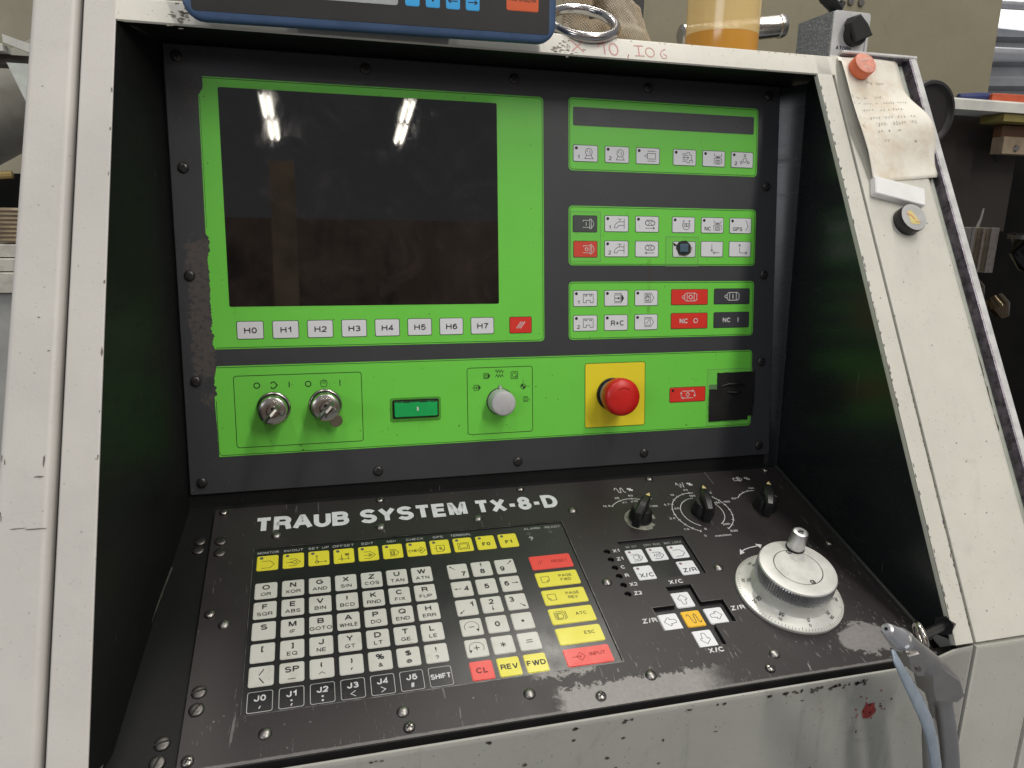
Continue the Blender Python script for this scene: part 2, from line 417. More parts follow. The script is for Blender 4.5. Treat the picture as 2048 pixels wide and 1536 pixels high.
def panel_grey():
    M = Mat('panel_grey'); o = M.obj(); x, y, z = M.sep(o)[0:3]
    n = M.noise(o, 30, 5, 0.6)
    base = M.mix(n, (0.034, 0.036, 0.041), (0.046, 0.048, 0.054))
    rag = M.mul(M.math('SUBTRACT', M.noise(o, 180, 5, 0.7), 0.5), 0.03)
    xr = M.math('ADD', x, rag); yr = M.math('ADD', y, M.mul(M.math('SUBTRACT', M.noise(M.map(o, loc=(3, 1, 0)), 150, 5, 0.7), 0.5), 0.05))
    w = M.mul(M.box(xr, yr, -0.001, 0.0168, -0.270, -0.150, 0.0012), M.step(M.noise(o, 260, 5, 0.7), 0.38, 0.50))
    w2 = M.mul(M.box(xr, yr, 0.004, 0.0165, -0.292, -0.283, 0.002), M.step(M.noise(o, 300, 5, 0.7), 0.44, 0.5))
    w3 = M.mul(M.box(xr, yr, 0.004, 0.0155, -0.042, -0.014, 0.002), M.step(M.noise(o, 300, 5, 0.7), 0.45, 0.55))
    w4 = M.mul(M.box(xr, yr, 0.0, 0.014, -0.15, -0.02, 0.004), M.step(M.noise(M.map(o, (300, 60, 1)), 1, 5, 0.7), 0.55, 0.72), 0.5)
    wear = M.mx(w, w2, M.mul(w3, 0.9), w4)
    col = M.mix(M.mul(wear, 0.75), base, (0.088, 0.072, 0.062))
    # brown run that dripped down between the keys
    dx = M.math('ABSOLUTE', M.math('SUBTRACT', M.math('ADD', x, M.mul(M.math('SUBTRACT', M.noise(o, 60, 2), 0.5), 0.008)), 0.4295))
    run = M.mul(M.step(dx, 0.0006, 0.0024, 1, 0), M.step(y, -0.190, -0.186), M.step(y, -0.172, -0.165, 1, 0))
    col = M.mix(M.mul(run, 0.6), col, (0.05, 0.03, 0.012))
    v, vc = M.vor(o, 130)
    speck = M.mul(M.step(v, 0.07, 0.12, 1, 0), M.step(M.sep(vc)[0], 0.86, 0.88))
    col = M.mix(M.mul(speck, 0.5), col, (0.12, 0.11, 0.10))
    M.set(color=col, rough=M.mixf(wear, M.mixf(M.noise(o, 18, 5, 0.7), 0.34, 0.50), 0.62), spec=0.5)
    M.bump(M.math('ADD', M.noise(o, 1300, 2), M.mul(wear, -0.6)), 0.12, 0.0003)
    return M.m
PANEL = panel_grey()

def green_film():
    M = Mat('green_film'); o = M.obj(); x, y, z = M.sep(o)[0:3]
    n = M.noise(o, 16, 4, 0.6)
    col = M.mix(n, (0.150, 0.620, 0.062), (0.180, 0.670, 0.082))
    v, vc = M.vor(o, 150)
    sp = M.mul(M.step(M.math('ADD', v, M.mul(M.noise(o, 1500, 2), 0.12)), 0.13, 0.17, 1, 0), M.step(M.sep(vc)[0], 0.84, 0.85))
    v2, vc2 = M.vor(o, 60)
    sp2 = M.mul(M.step(M.math('ADD', v2, M.mul(M.noise(o, 900, 3), 0.14)), 0.10, 0.135, 1, 0), M.step(M.sep(vc2)[1], 0.55, 0.57), M.step(y, -0.26, -0.25, 1, 0.35))
    grime = M.mul(M.step(M.noise(M.map(o, (90, 30, 1)), 1, 6, 0.75), 0.60, 0.76), 0.35)
    col = M.mix(M.mx(M.mul(sp, 0.7), M.mul(sp2, 0.85), grime), col, (0.035, 0.075, 0.018))
    dx = M.math('ABSOLUTE', M.math('SUBTRACT', M.math('ADD', x, M.mul(M.math('SUBTRACT', M.noise(o, 60, 2), 0.5), 0.008)), 0.4295))
    run = M.mul(M.step(dx, 0.0006, 0.003, 1, 0), M.step(y, -0.236, -0.200), M.step(y, -0.163, -0.155, 1, 0))
    col = M.mix(M.mul(run, M.step(M.noise(o, 160, 4, 0.7), 0.35, 0.6), 0.55), col, (0.09, 0.10, 0.01))
    M.set(color=col, rough=M.mixf(M.noise(o, 25, 5, 0.7), 0.26, 0.42), spec=0.5)
    M.bump(M.noise(o, 1500, 2), 0.08, 0.0003)
    return M.m
GREEN = green_film()

def film(name, c, dirt=0.6, rough=0.35):
    """printed key film: flat colour, fingers' grime and a few dark nicks"""
    M = Mat(name); p = M.pos()
    g = M.step(M.noise(p, 55, 6, 0.72), 0.50, 0.78)
    col = M.mix(M.mul(g, 0.30*dirt), c, (c[0]*0.62, c[1]*0.58, c[2]*0.45))
    v, vc = M.vor(p, 190)
    sp = M.mul(M.step(M.math('ADD', v, M.mul(M.noise(p, 1800, 2), 0.15)), 0.12, 0.16, 1, 0), M.step(M.sep(vc)[0], 0.84, 0.86))
    st = M.mul(M.step(M.noise(M.map(p, (320, 320, 60), (0, 0.4, 0)), 1, 4, 0.6), 0.70, 0.74), 0.5)
    col = M.mix(M.mul(M.mx(sp, st), 0.55*dirt), col, (0.05, 0.045, 0.03))
    M.set(color=col, rough=M.mixf(M.noise(p, 60, 4), rough-0.1, rough+0.12), spec=0.5)
    M.bump(M.noise(p, 1400, 2), 0.06, 0.0003)
    return M.m
KEYWHITE = film('key_white', (0.74, 0.75, 0.78), 0.6)
KEYIVORY = film('key_ivory', (0.56, 0.56, 0.515), 1.3)
KEYRED = film('key_red', (0.72, 0.035, 0.022), 0.4)
KEYRED2 = film('key_red_light', (0.74, 0.060, 0.045), 0.6)
KEYYELLOW = film('key_yellow', (0.72, 0.66, 0.045), 0.7)
KEYORANGE = film('key_orange', (0.80, 0.47, 0.012), 0.4)
KEYGREY = film('key_grey', (0.046, 0.048, 0.056), 0.4)
KEYBLACK = film('key_black', (0.016, 0.016, 0.018), 0.5)
YELLOWPL = film('yellow_plate', (0.86, 0.72, 0.03), 0.4)
INK = simple('black_ink', (0.012, 0.012, 0.014), 0.5, var=0.2)
INKGREEN = simple('dark_green_ink', (0.010, 0.030, 0.008), 0.5, var=0.2)
INKGREY = simple('grey_lamp_lens', (0.115, 0.105, 0.105), 0.4)
INKFAINT = simple('faint_ink', (0.022, 0.023, 0.027), 0.35)
WHITEINK = simple('white_ink', (0.62, 0.62, 0.62), 0.5, var=0.2, vs=220, dirt=0.5)
SCREENINK = simple('dark_line', (0.016, 0.020, 0.014), 0.4)

def screen_glass():
    M = Mat('screen_glass'); o = M.obj()
    sm = M.noise(o, 22, 7, 0.7, 0.9)
    g = M.step(sm, 0.46, 0.72)
    sp, sc = M.vor(o, 260)
    dust = M.mul(M.step(sp, 0.06, 0.11, 1, 0), M.step(M.sep(sc)[0], 0.82, 0.84))
    col = M.mix(M.mul(g, 0.75), (0.0045, 0.0038, 0.0038), (0.0200, 0.0155, 0.0145))  # grease smudges; brown blotches also stand in for the room's blotchy reflection
    col = M.mix(M.mul(dust, 0.6), col, (0.09, 0.08, 0.08))
    M.set(color=col, rough=M.mixf(g, 0.02, 0.10), spec=0.5, coat=0.5, coatr=0.012)
    M.bump(M.noise(o, 40, 2), 0.006, 0.0004)
    return M.m
SCREEN = screen_glass()

def worn_plate():
    """dark brown-black lacquer on sheet metal, rubbed through along the front"""
    M = Mat('worn_plate'); o = M.obj(); x, y, z = M.sep(o)[0:3]
    n = M.noise(o, 25, 6, 0.65)
    col = M.mix(n, (0.0145, 0.0120, 0.0126), (0.0270, 0.0225, 0.0235))
    rag = M.mul(M.math('SUBTRACT', M.noise(o, 130, 6, 0.75, 0.4), 0.5), 0.030)
    yr = M.math('ADD', y, rag)
    bare = M.mul(M.step(yr, -0.2270, -0.2262, 1, 0), M.step(M.math('ADD', x, rag), 0.254, 0.262), M.step(M.math('ADD', x, rag), 0.36, 0.395, 1, 0))
    bare2 = M.mul(M.box(M.math('ADD', x, rag), yr, 0.205, 0.292, -0.2165, -0.2105, 0.0006), M.step(x, 0.24, 0.252))
    bare3 = M.mul(M.step(M.math('ADD', M.math('POWER', M.math('MULTIPLY', M.math('SUBTRACT', x, 0.5220), 40), 2.0), M.math('POWER', M.math('MULTIPLY', M.math('ADD', yr, 0.222), 70), 2.0)), 0.9, 1.1, 1, 0), 1.0)
    # the ring rubbed bare around the first knob
    dx = M.math('SUBTRACT', x, 0.3915); dy = M.math('ADD', y, 0.0600)
    rr = M.math('ADD', M.math('SQRT', M.math('ADD', M.mul(dx, dx), M.mul(dy, dy))), M.mul(rag, 0.12))
    ringm = M.mul(M.step(rr, 0.0128, 0.0134, 1, 0), M.step(M.math('ADD', M.math('SUBTRACT', dy, M.mul(dx, 0.3)), M.mul(rag, 0.35)), -0.0085, -0.0080), 0.0)
    edge = M.mul(M.step(M.math('ADD', y, M.mul(rag, 0.08)), -0.2442, -0.2436, 1, 0), 0.55)
    region = M.mx(M.step(y, -0.17, -0.225), M.mul(M.step(x, 0.50, 0.55), M.step(y, -0.08, -0.12)))
    def scr(rot, sx, sy, lo, seedv):
        return M.step(M.noise(M.map(o, (sx, sy, 1), (0, 0, rot), (seedv, seedv*2, 0)), 1, 4, 0.6, 0.3), lo, lo+0.025)
    s1 = M.mx(scr(0.9, 420, 70, 0.645, 3), scr(-0.5, 460, 85, 0.65, 9), scr(2.2, 380, 100, 0.645, 5))
    s1 = M.mul(s1, M.step(M.noise(o, 34, 3), 0.46, 0.60), M.mul(region, M.step(x, 0.22, 0.30, 0.25, 1.0)))
    s2 = M.mul(M.mx(scr(0.3, 260, 18, 0.675, 1), scr(1.4, 300, 25, 0.68, 7)), 0.48)
    v, vc = M.vor(o, 130)
    fleck = M.mul(M.step(M.math('ADD', v, M.mul(M.noise(o, 1300, 3), 0.22)), 0.16, 0.21, 1, 0), M.step(M.sep(vc)[0], 0.62, 0.64), M.mx(region, 0.38))
    wear = M.mx(bare, bare2, M.mul(bare3, 0.85), M.mul(s1, 0.9), s2, M.mul(fleck, 0.8), edge)
    grey = M.mix(M.noise(o, 300, 4), (0.20, 0.19, 0.185), (0.34, 0.325, 0.315))
    col = M.mix(M.mul(wear, 0.85), col, grey)
    dark = M.mul(M.step(M.noise(o, 240, 4, 0.7), 0.66, 0.70), M.box(x, y, 0.02, 0.26, -0.245, -0.17, 0.02))
    col = M.mix(M.mul(dark, 0.8), col, (0.008, 0.007, 0.007))
    film_ = M.mul(M.step(M.noise(o, 14, 4), 0.35, 0.65), M.step(y, -0.02, -0.22))
    M.set(color=col, rough=M.mixf(wear, M.mixf(n, 0.38, 0.54), 0.50), spec=0.46, metal=M.mul(wear, 0.30))
    M.bump(M.math('ADD', M.noise(o, 900, 2), M.mul(wear, -0.8)), 0.14, 0.0003)
    return M.m
WORN = worn_plate()
MEMBRANE = film('keyboard_membrane', (0.0125, 0.0125, 0.0135), 0.3, 0.30)

def metal(name, c, rough, var=0.15, scale=(1, 1, 1), vs=120, bump=0.05):
    M = Mat(name); p = M.map(M.pos(), scale)
    n = M.noise(p, vs, 5, 0.65)
    M.set(color=M.mix(n, dk(c, 1-var), c), rough=M.mixf(n, rough*0.75, rough*1.3), metal=1.0)
    M.bump(M.noise(p, vs*6, 2), bump, 0.0003)
    return M.m
STEEL = metal('steel', (0.56, 0.55, 0.53), 0.28, 0.35)
DARKSTEEL = metal('dark_steel', (0.30, 0.285, 0.27), 0.36, 0.4)
CHROME = metal('polished_steel', (0.62, 0.61, 0.60), 0.12, 0.25, vs=40)
ALU = metal('aluminium', (0.70, 0.70, 0.71), 0.40, 0.12, vs=90)
CASTALU = metal('cast_aluminium', (0.44, 0.425, 0.41), 0.46, 0.25, vs=70, bump=0.2)
NICKEL = metal('nickel', (0.52, 0.49, 0.45), 0.24, 0.3)
BLACKOX = simple('black_oxide', (0.018, 0.018, 0.018), 0.32, 0.6, spec=0.6)
BRASS = metal('brass', (0.50, 0.38, 0.16), 0.35)
DIALWHITE = simple('dial_white', (0.66, 0.66, 0.62), 0.36, 0.25, var=0.12, vs=40, dirt=0.6, spec=0.5)
WHEELTOP = simple('wheel_face', (0.62, 0.615, 0.585), 0.40, 0.20, var=0.10, vs=70, dirt=0.8)
BLACKPL = simple('black_plastic', (0.012, 0.012, 0.013), 0.30, bump=0.05, spec=0.5)
BLACKPL_M = simple('black_plastic_matt', (0.012, 0.012, 0.012), 0.55, bump=0.15)
REDPL = simple('red_plastic', (0.60, 0.016, 0.012), 0.34, var=0.18, vs=30, bump=0.04)
GREYKNOB = simple('grey_knob', (0.52, 0.52, 0.53), 0.42, var=0.12, bump=0.08, dirt=0.5)
GREENBTN = simple('green_button', (0.010, 0.42, 0.10), 0.28, var=0.10)
TAPE = simple('black_tape', (0.0085, 0.0085, 0.009), 0.46, var=0.3, bump=0.35, bs=160)
BLUEPL = simple('blue_plastic', (0.052, 0.100, 0.200), 0.42, var=0.12, bump=0.12, bs=700)
PENDKEYB = film('pendant_key_blue', (0.05, 0.42, 0.85), 0.3)
PENDKEYO = film('pendant_key_orange', (0.72, 0.12, 0.035), 0.6)
CHARCOAL = film('charcoal_film', (0.020, 0.019, 0.019), 0.4, 0.42)
LCDGREY = simple('lcd_grey', (0.40, 0.42, 0.42), 0.3)
WORNEDGE = simple('worn_edge', (0.12, 0.105, 0.125), 0.30, 0.55, var=0.6, vs=140, bump=0.2)
GUTTER = simple('gutter_shade_grey', (0.34, 0.36, 0.31), 0.45, var=0.2, dirt=0.8)  # shaded look of the gutter put into a darker green-grey
FLANGE = simple('flange_paint', (0.60, 0.595, 0.585), 0.32, var=0.2, vs=70, dirt=0.8, bump=0.2)
SEAM = simple('seam_shadow_gap', (0.012, 0.011, 0.012), 0.6)
WHITEPL = simple('white_plastic', (0.80, 0.80, 0.79), 0.45, var=0.05)
SILVERPL = simple('silver_plate', (0.60, 0.60, 0.60), 0.42, 0.15, var=0.08)
ORANGEPL = simple('orange_red_plastic', (0.70, 0.16, 0.065), 0.45, var=0.15, bump=0.1)
ORANGETOP = simple('worn_orange_face', (0.72, 0.30, 0.22), 0.6, var=0.2, vs=150, dirt=0.4)
STICKER = simple('yellow_sticker', (0.62, 0.52, 0.20), 0.5, var=0.1)
STICKRED = simple('sticker_red', (0.60, 0.22, 0.16), 0.5)
GREYTOP = simple('grey_magnet_face', (0.42, 0.42, 0.41), 0.5, var=0.12, dirt=0.3)
RUBBER = simple('black_rubber', (0.020, 0.018, 0.016), 0.48, bump=0.1)
REDPENCIL = simple('red_pencil', (0.62, 0.30, 0.29), 0.8, var=0.25, vs=700)
PENCIL = simple('pencil_line', (0.32, 0.29, 0.25), 0.8, var=0.4, vs=600)
REDSPOT = simple('red_paint_spot', (0.30, 0.035, 0.03), 0.4, var=0.3, vs=300, bump=0.3)
BLUELEVER = simple('painted_blue_grey', (0.26, 0.31, 0.37), 0.22, 0.15, var=0.18, vs=60, dirt=0.4, bump=0.05)
# ------------------------------------------------------------------ the machine housing around the recess
H = thing('machine_housing', 'beige painted sheet metal machine housing around the black recess', 'machine housing',
          Matrix.Translation((0.27, -0.10, ZB-0.60)))
HI = Matrix.Translation((-0.27, 0.10, -(ZB-0.60)))
def hput(name, mb, mats, fr=None, smooth=35, parent=None):
    """part given in frame fr (default: world metres)"""
    o = put(name, mb, mats, parent or H, smooth=smooth)
    if parent is None:
        o.matrix_parent_inverse = HI
        if fr is not None: o.matrix_basis = fr
    return o
def extrude_profile(prof, y0, y1, mi=None, scale=mm, cap=True):
    """profile in (x, h), run along the local y axis"""
    mb = MB(scale); q = [prof[0]]; qm = []
    for k in range(len(prof)-1):            # keep the broad flats flat: support lines beside each bend
        (x0, h0), (x1, h1) = prof[k], prof[k+1]; L_ = math.hypot(x1-x0, h1-h0)
        cuts = (0.5/L_, 1-0.5/L_) if L_ > 6 else ()
        for c in cuts: q.append((x0+(x1-x0)*c, h0+(h1-h0)*c))
        q.append((x1, h1)); qm += [mi[k] if mi else 0]*(len(cuts)+1)
    prof, mi = q, qm; n = len(prof)
    vs = [(x, y0, h) for x, h in prof] + [(x, y1, h) for x, h in prof]
    fs = [(i, i+1, n+i+1, n+i) for i in range(n-1)]
    o = len(mb.v); mb.v += vs
    for k, f in enumerate(fs):
        mb.f.append(f); mb.m.append(mi[k] if mi else 0)
    mb.closed = False
    return mb
TB = -517.5      # where the sloping face ends and the upright front begins
# left: inner post strip and outer cover with a dark joint between them
hput('inner_post', extrude_profile([(-54.2, -40), (-54.2, -1.3), (-53.9, -0.5), (-53.2, 0), (-33.0, 0), (-32.2, -0.4), (-31.8, -1.4), (-31.8, -4)], TB, 60), BEIGE, F_FACE)
hput('outer_cover', extrude_profile([(-88.2, -60), (-88.2, -2.5), (-87.7, -1.2), (-86.6, -0.4), (-85.0, -0.2), (-62.5, -0.2), (-60.2, -0.8), (-58.4, -2.4), (-57.5, -5.0), (-57.2, -40)], TB, 60), BEIGE, F_FACE)
hput('joint_gap', extrude_profile([(-57.4, -14), (-54.0, -14)], TB, 60), SEAM, F_FACE)
# top: lip of the recess and the shelf behind it
A0 = W(0, -0.0065, -0.0558); B0 = W(0, -0.0270, -0.0476)
ly = lambda v: (v.y, v.z - ZB)
d = Vector((ly(B0)[0]-ly(A0)[0], ly(B0)[1]-ly(A0)[1])).normalized()
prof = [(ly(A0)[0]+0.010, ly(A0)[1]+0.002), (ly(A0)[0]+0.0014, ly(A0)[1]-0.0001), (ly(A0)[0]+d.x*0.0012, ly(A0)[1]+d.y*0.0012)]
prof += [(ly(B0)[0]-d.x*0.002, ly(B0)[1]-d.y*0.002), (ly(B0)[0]+0.0006, ly(B0)[1]-0.0004), (ly(B0)[0]+0.0022, ly(B0)[1]+0.0002), (0.26, 0.0335), (0.26, 0.026), (-0.01, 0.026)]
mb = MB(1.0); n = len(prof)
mb.v = [(-0.0325, y, z) for y, z in prof] + [(0.600, y, z) for y, z in prof]
for i in range(n-1): mb.f.append((i, i+1, n+i+1, n+i)); mb.m.append(0)
mb.f.append(tuple(range(n))); mb.m.append(0); mb.f.append(tuple(range(n, 2*n))); mb.m.append(0)
hput('top_shelf', mb, BEIGE_R, F_WORLD)
# right: inner strip, joint, broad face, gutter and raised flange
hput('inner_strip', extrude_profile([(575.3, -5), (575.3, -1.4), (575.7, -0.4), (576.6, 0), (591.4, 0), (592.3, -0.4), (592.6, -1.2), (592.6, -12)], TB, 21.5), BEIGE_R, F_FACE)
hput('joint_gap', extrude_profile([(592.4, -3.2), (595.0, -3.2)], TB, 20), SEAM, F_FACE)
g = hput('broad_face', extrude_profile([(594.8, -12), (594.8, -1.0), (595.1, -0.3), (595.9, 0.1), (670.0, 0.1), (672.4, -0.4), (674.2, -2.0), (675.0, -4.2), (676.0, -5.0), (679.5, -5.2), (681.2, -4.2), (682.2, -1.0), (683.0, 2.4), (683.8, 3.7), (685.2, 4.2), (691.6, 4.2), (692.8, 3.6), (693.4, 2.0), (693.4, -70)],
     TB, 24, [0]*6+[1]*4+[2]*4+[3]*5), [BEIGE_R, GUTTER, WORNEDGE, FLANGE], F_FACE)
mb = MB(); mb.box(606, 693.4, 24, 27.5, -70, 5.2, 0.8)
hput('top_flange', mb, FLANGE, F_FACE)
mb = MB(); mb.box(605, 683, 22.0, 24.0, -6, 3.2, 0.4)
hput('top_flange_edge', mb, WORNEDGE, F_FACE)
# upright lower front, in world metres
YF = -0.3055
def slab(x0, x1, z0, z1, y0, y1, bev):
    """upright sheet facing the viewer with rolled edges"""
    mb = MB(1.0)
    def lp(d, y): return [(x0+d, y, z0+d), (x1-d, y, z0+d), (x1-d, y, z1-d), (x0+d, y, z1-d)]
    mb.loops([lp(0, y1), lp(0, y0+bev), lp(bev*0.3, y0+bev*0.3), lp(bev, y0), lp(bev+0.001, y0)], 0)
    return mb
def lower_front():
    mb = MB(1.0)
    P = [(-0.0325, -0.4532), (0.545, -0.4532), (0.5745, -0.4445), (0.5925, -0.4435), (0.5925, -0.75), (-0.0325, -0.75)]
    def lp(d, y): 
        return [(P[0][0], y, P[0][1]-d), (P[1][0], y, P[1][1]-d), (P[2][0], y, P[2][1]-d), (P[3][0]-d, y, P[3][1]-d), (P[4][0]-d, y, P[4][1]), (P[5][0], y, P[5][1])]
    mb.loops([lp(0.0006, YF+0.0030), lp(0, YF+0.0020), lp(0.0005, YF+0.0008), lp(0.0024, YF), lp(0.0034, YF)], 0)
    return mb
FP = hput('lower_front', lower_front(), BEIGE_L, F_WORLD)
hput('corner_front', slab(0.5948, 0.6595, -0.75, -0.4440, YF, YF+0.05, 0.0018), BEIGE_C, F_WORLD)
hput('corner_side', slab(0.6630, 0.694, -0.75, -0.4440, YF, YF+0.05, 0.0018), BEIGE_C, F_WORLD)
hput('left_front', slab(-0.0885, -0.0572, -0.75, -0.4440, YF, YF+0.05, 0.0018), BEIGE, F_WORLD)
hput('left_strip_front', slab(-0.0540, -0.0327, -0.75, -0.4440, YF, YF+0.05, 0.0015), BEIGE, F_WORLD)
mb = MB(1.0); mb.box(-0.0885, 0.694, YF+0.012, YF+0.02, -0.75, -0.455)
hput('joint_gap', mb, SEAM, F_WORLD)
# chips and dark blotches along the top edge of the lower front
mb = Flat(1.0)
rng = random.Random(3)
def blotch(mb, cx, cz, w, h, y, k=30, rough=0.30):
    pts = []; k = max(k, 20)
    for i in range(k):
        a = 2*math.pi*i/k; q = 1 + rng.uniform(-rough, rough)*(1 if i % 2 else .4)
        pts.append((cx + w/2*q*math.cos(a), y, cz + h/2*q*math.sin(a)))
    mb.add(pts, [tuple(range(k))])
for x, w, h in [(0.205, 0.006, 0.0028), (0.262, 0.004, 0.0025), (0.300, 0.009, 0.0030), (0.345, 0.007, 0.0022), (0.372, 0.008, 0.0022), (0.412, 0.008, 0.002), (0.430, 0.020, 0.0035), (0.448, 0.016, 0.004), (0.470, 0.020, 0.0050), (0.486, 0.026, 0.0060), (0.085, 0.012, 0.0022), (0.13, 0.008, 0.0015)]:
    for q_ in range(max(2, int(w/0.0022))):
        blotch(mb, x + rng.uniform(-w/2, w/2), -0.4572 - abs(rng.gauss(0, h*0.35)), rng.uniform(.0008, .0042), rng.uniform(.0006, .0022)*(1+h*80), YF-0.0002, 20, .45)
for k in range(26):
    blotch(mb, rng.uniform(0.05, 0.56), -0.465 - abs(rng.gauss(0, 0.035)), rng.uniform(0.001, 0.004), rng.uniform(0.0008, 0.003), YF-0.0002, 9)
hput('paint_chip', mb, simple('chip_blotch_brown', (0.085, 0.075, 0.068), 0.55, var=0.5, vs=260), F_WORLD, parent=FP, smooth=0)['kind'] = 'stuff'
mb = Flat(1.0); blotch(mb, 0.5008, -0.4848, 0.0125, 0.0130, YF-0.00035, 18, 0.22)
for k in range(16): blotch(mb, 0.5008 + rng.gauss(0, 0.008), -0.485 + rng.gauss(0, 0.007), 0.0016, 0.0014, YF-0.00035, 7)
hput('red_paint_spot', mb, REDSPOT, F_WORLD, parent=FP, smooth=0)['kind'] = 'stuff'

# chips along the recess edge of the posts, the brown rub marks by the pendant
mb = Flat(); rng = random.Random(9)
def chipf(mb, cx, cy, w, h, z, k=10, rough=0.45):
    mb.add([(cx + w/2*(1+rng.uniform(-rough, rough))*math.cos(2*math.pi*i/k), cy + h/2*(1+rng.uniform(-rough, rough))*math.sin(2*math.pi*i/k), z) for i in range(k)], [tuple(range(k))])
for y, w, h in [(-60, 1.4, 5), (-92, 1.2, 3), (-128, .8, 3), (-210, 1.0, 3), (-260, 1.3, 6), (-330, 1.0, 4), (-300, .7, 2)]: chipf(mb, -33.0, y, w, h, 0.12)
for k in range(13): chipf(mb, -85.2+rng.gauss(0, .6), -rng.uniform(325, 405), rng.uniform(.5, 1.1), rng.uniform(1, 5), 0.0)
chipf(mb, -66, -372, 11, .9, 0.05); chipf(mb, -76, -371, 9, .8, 0.05); chipf(mb, -63.5, -330, 1.2, 9, 0.05); chipf(mb, -65.5, -340, 5, 1.2, .05)
chipf(mb, -71, -235, 1.8, .9, .05); chipf(mb, -64, -258, 1.6, .8, .05); chipf(mb, -77.5, -60, 1.2, .9, .05)
hput('paint_chip', mb, simple('bare_primer', (0.16, 0.14, 0.125), 0.6, var=0.3, vs=300), F_FACE, smooth=0)['kind'] = 'stuff'
mb = Flat()
for k in range(34): chipf(mb, 322+rng.gauss(0, 5.5), 8+rng.gauss(0, 4), rng.uniform(1, 5), rng.uniform(.6, 1.8), 0.12)
for k in range(26): chipf(mb, 13+rng.gauss(0, 4), 10+rng.gauss(0, 5.5), rng.uniform(1, 6), rng.uniform(.6, 2), 0.12)
for k in range(30): chipf(mb, rng.uniform(330, 572), rng.choice([1.0, 20.6, 21.0])+rng.gauss(0, .5), rng.uniform(.6, 2.5), rng.uniform(.4, .9), 0.12)
hput('rubbed_paint', mb, simple('rubbed_brown', (0.22, 0.19, 0.155), 0.6, var=0.5, vs=400), F_FACE, smooth=0)['kind'] = 'stuff'
mb = Flat()
for k in range(60):
    t = rng.uniform(-500, -5); chipf(mb, 576.0+abs(rng.gauss(0, .35)), t, rng.uniform(.5, 1.0), rng.uniform(1, 5), 0.12)
for k in range(46):
    t = rng.uniform(-515, -300); chipf(mb, 592.3+rng.gauss(0, .5), t, rng.uniform(.4, 1.1), rng.uniform(1, 4), 0.14)
for t, w, h in [(-290, 2.5, 20), (-318, 3.5, 26), (-345, 3.0, 14), (-300, 2, 12)]: chipf(mb, 677.5, t, w, h, -4.9, 14)
hput('paint_chip', mb, simple('chip_dark', (0.07, 0.06, 0.06), 0.5, var=0.3, vs=300), F_FACE, smooth=0)['kind'] = 'stuff'
# red pencil figures on the lip: X 10,I06
mb = Flat(); lw = 1.1
def at(dx): return 334 + dx
for pts in ([(-5.5, 6), (5.5, -5.5)], [(5.5, 5.5), (-5.5, -5.5)],
            [(19, 1), (22, 5), (25.5, 6.5), (25, -6)], [(25, 5), (22.5, 4)]):
    mb.ribbon([(at(x), 10.4+y) for x, y in pts], 1.2, 0.15)
mb.ribbon([(at(34)+4.0*math.cos(R(a)), 10.4+6*math.sin(R(a))) for a in range(0, 360, 20)], 1.2, 0.15, True)
mb.ribbon([(at(47), 3.5), (at(47.6), 6), (at(46.5), 1.2)], 1.0, 0.15)
for pts in ([(54, 5.5), (63, 6)], [(58.5, 6), (58, -5)], [(54, -5), (63, -4.6)]): mb.ribbon([(at(x), 10.4+y) for x, y in pts], 1.0, 0.15)
mb.ribbon([(at(69)+4.2*math.cos(R(a)), 10.2+4.8*math.sin(R(a))) for a in range(30, 390, 20)], 0.9, 0.15, True)
mb.ribbon([(at(85), 15), (at(81), 13), (at(79), 9), (at(80.5), 5), (at(84), 5), (at(85), 8), (at(82), 9.6)], 0.8, 0.15)
hput('pencil_figures', mb, REDPENCIL, F_FACE, smooth=0)

# ------------------------------------------------------------------ black recess
REC = thing('recess_lining', 'black painted sheet metal lining of the recess around both panels', 'recess lining', F_WORLD)
RI = F_WORLD.inverted()
def rput(name, vs, fs, mat=BLACK, smooth=40):
    mb = MB(1.0); mb.closed = False
    mb.add([tuple(RI @ v) for v in vs], fs)
    return put(name, mb, mat, REC, smooth=smooth)
zo = lambda y: -0.056 - 0.40*(y + 0.006)
NY = 14; ys = [-0.009 + (0.4995+0.009)*i/NY for i in range(NY+1)]
def wall(cols, name):
    vs = [W(*c(y)) for y in ys for c in cols]; k = len(cols)
    fs = [(i*k+j, i*k+j+1, (i+1)*k+j+1, (i+1)*k+j) for i in range(NY) for j in range(k-1)]
    return rput(name, vs, fs, BLACKSHEEN if 'right' in name else BLACK)
wall([lambda y: (-0.0118, y, 0.004), lambda y: (-0.0120, y, -0.002), lambda y: (-0.0120 + (-0.0318+0.0120)*0.5, y, zo(y)*0.5), lambda y: (-0.0317, min(y, .474), zo(min(y, .474))+0.0005)], 'left_wall')
xc = lambda y: 0.5902 - 0.032*max(0, y)
zc = lambda y: -0.018 + 0.030*max(0, y)
wall([lambda y: (0.5690, y, 0.0030), lambda y: (0.5735, y, 0.0012), lambda y: (xc(y)-0.0016, y, zc(y)+0.0008), lambda y: (xc(y), y, zc(y)-0.0012), lambda y: (xc(y)-0.0004, y, zc(y)-0.0035), lambda y: (0.5755, min(y, .472), zo(min(y, .472))+0.0005)], 'right_wall')
rput('ceiling', [W(-0.033, -0.0062, -0.0545), W(0.5985, -0.0062, -0.0545), W(0.5985, -0.0095, -0.03), W(-0.033, -0.0105, -0.03), W(0.5985, -0.0125, 0.006), W(-0.033, -0.0125, 0.006)], [(0, 1, 2, 3), (3, 2, 4, 5)])
rput('back', [W(-0.03, -0.02, 0.0035), W(0.59, -0.02, 0.0035), W(0.59, 0.42, 0.0035), W(-0.03, 0.42, 0.0035)], [(0, 1, 2, 3)])
FL = lambda x, s, h: F_LOW @ Vector((x, -s, h))
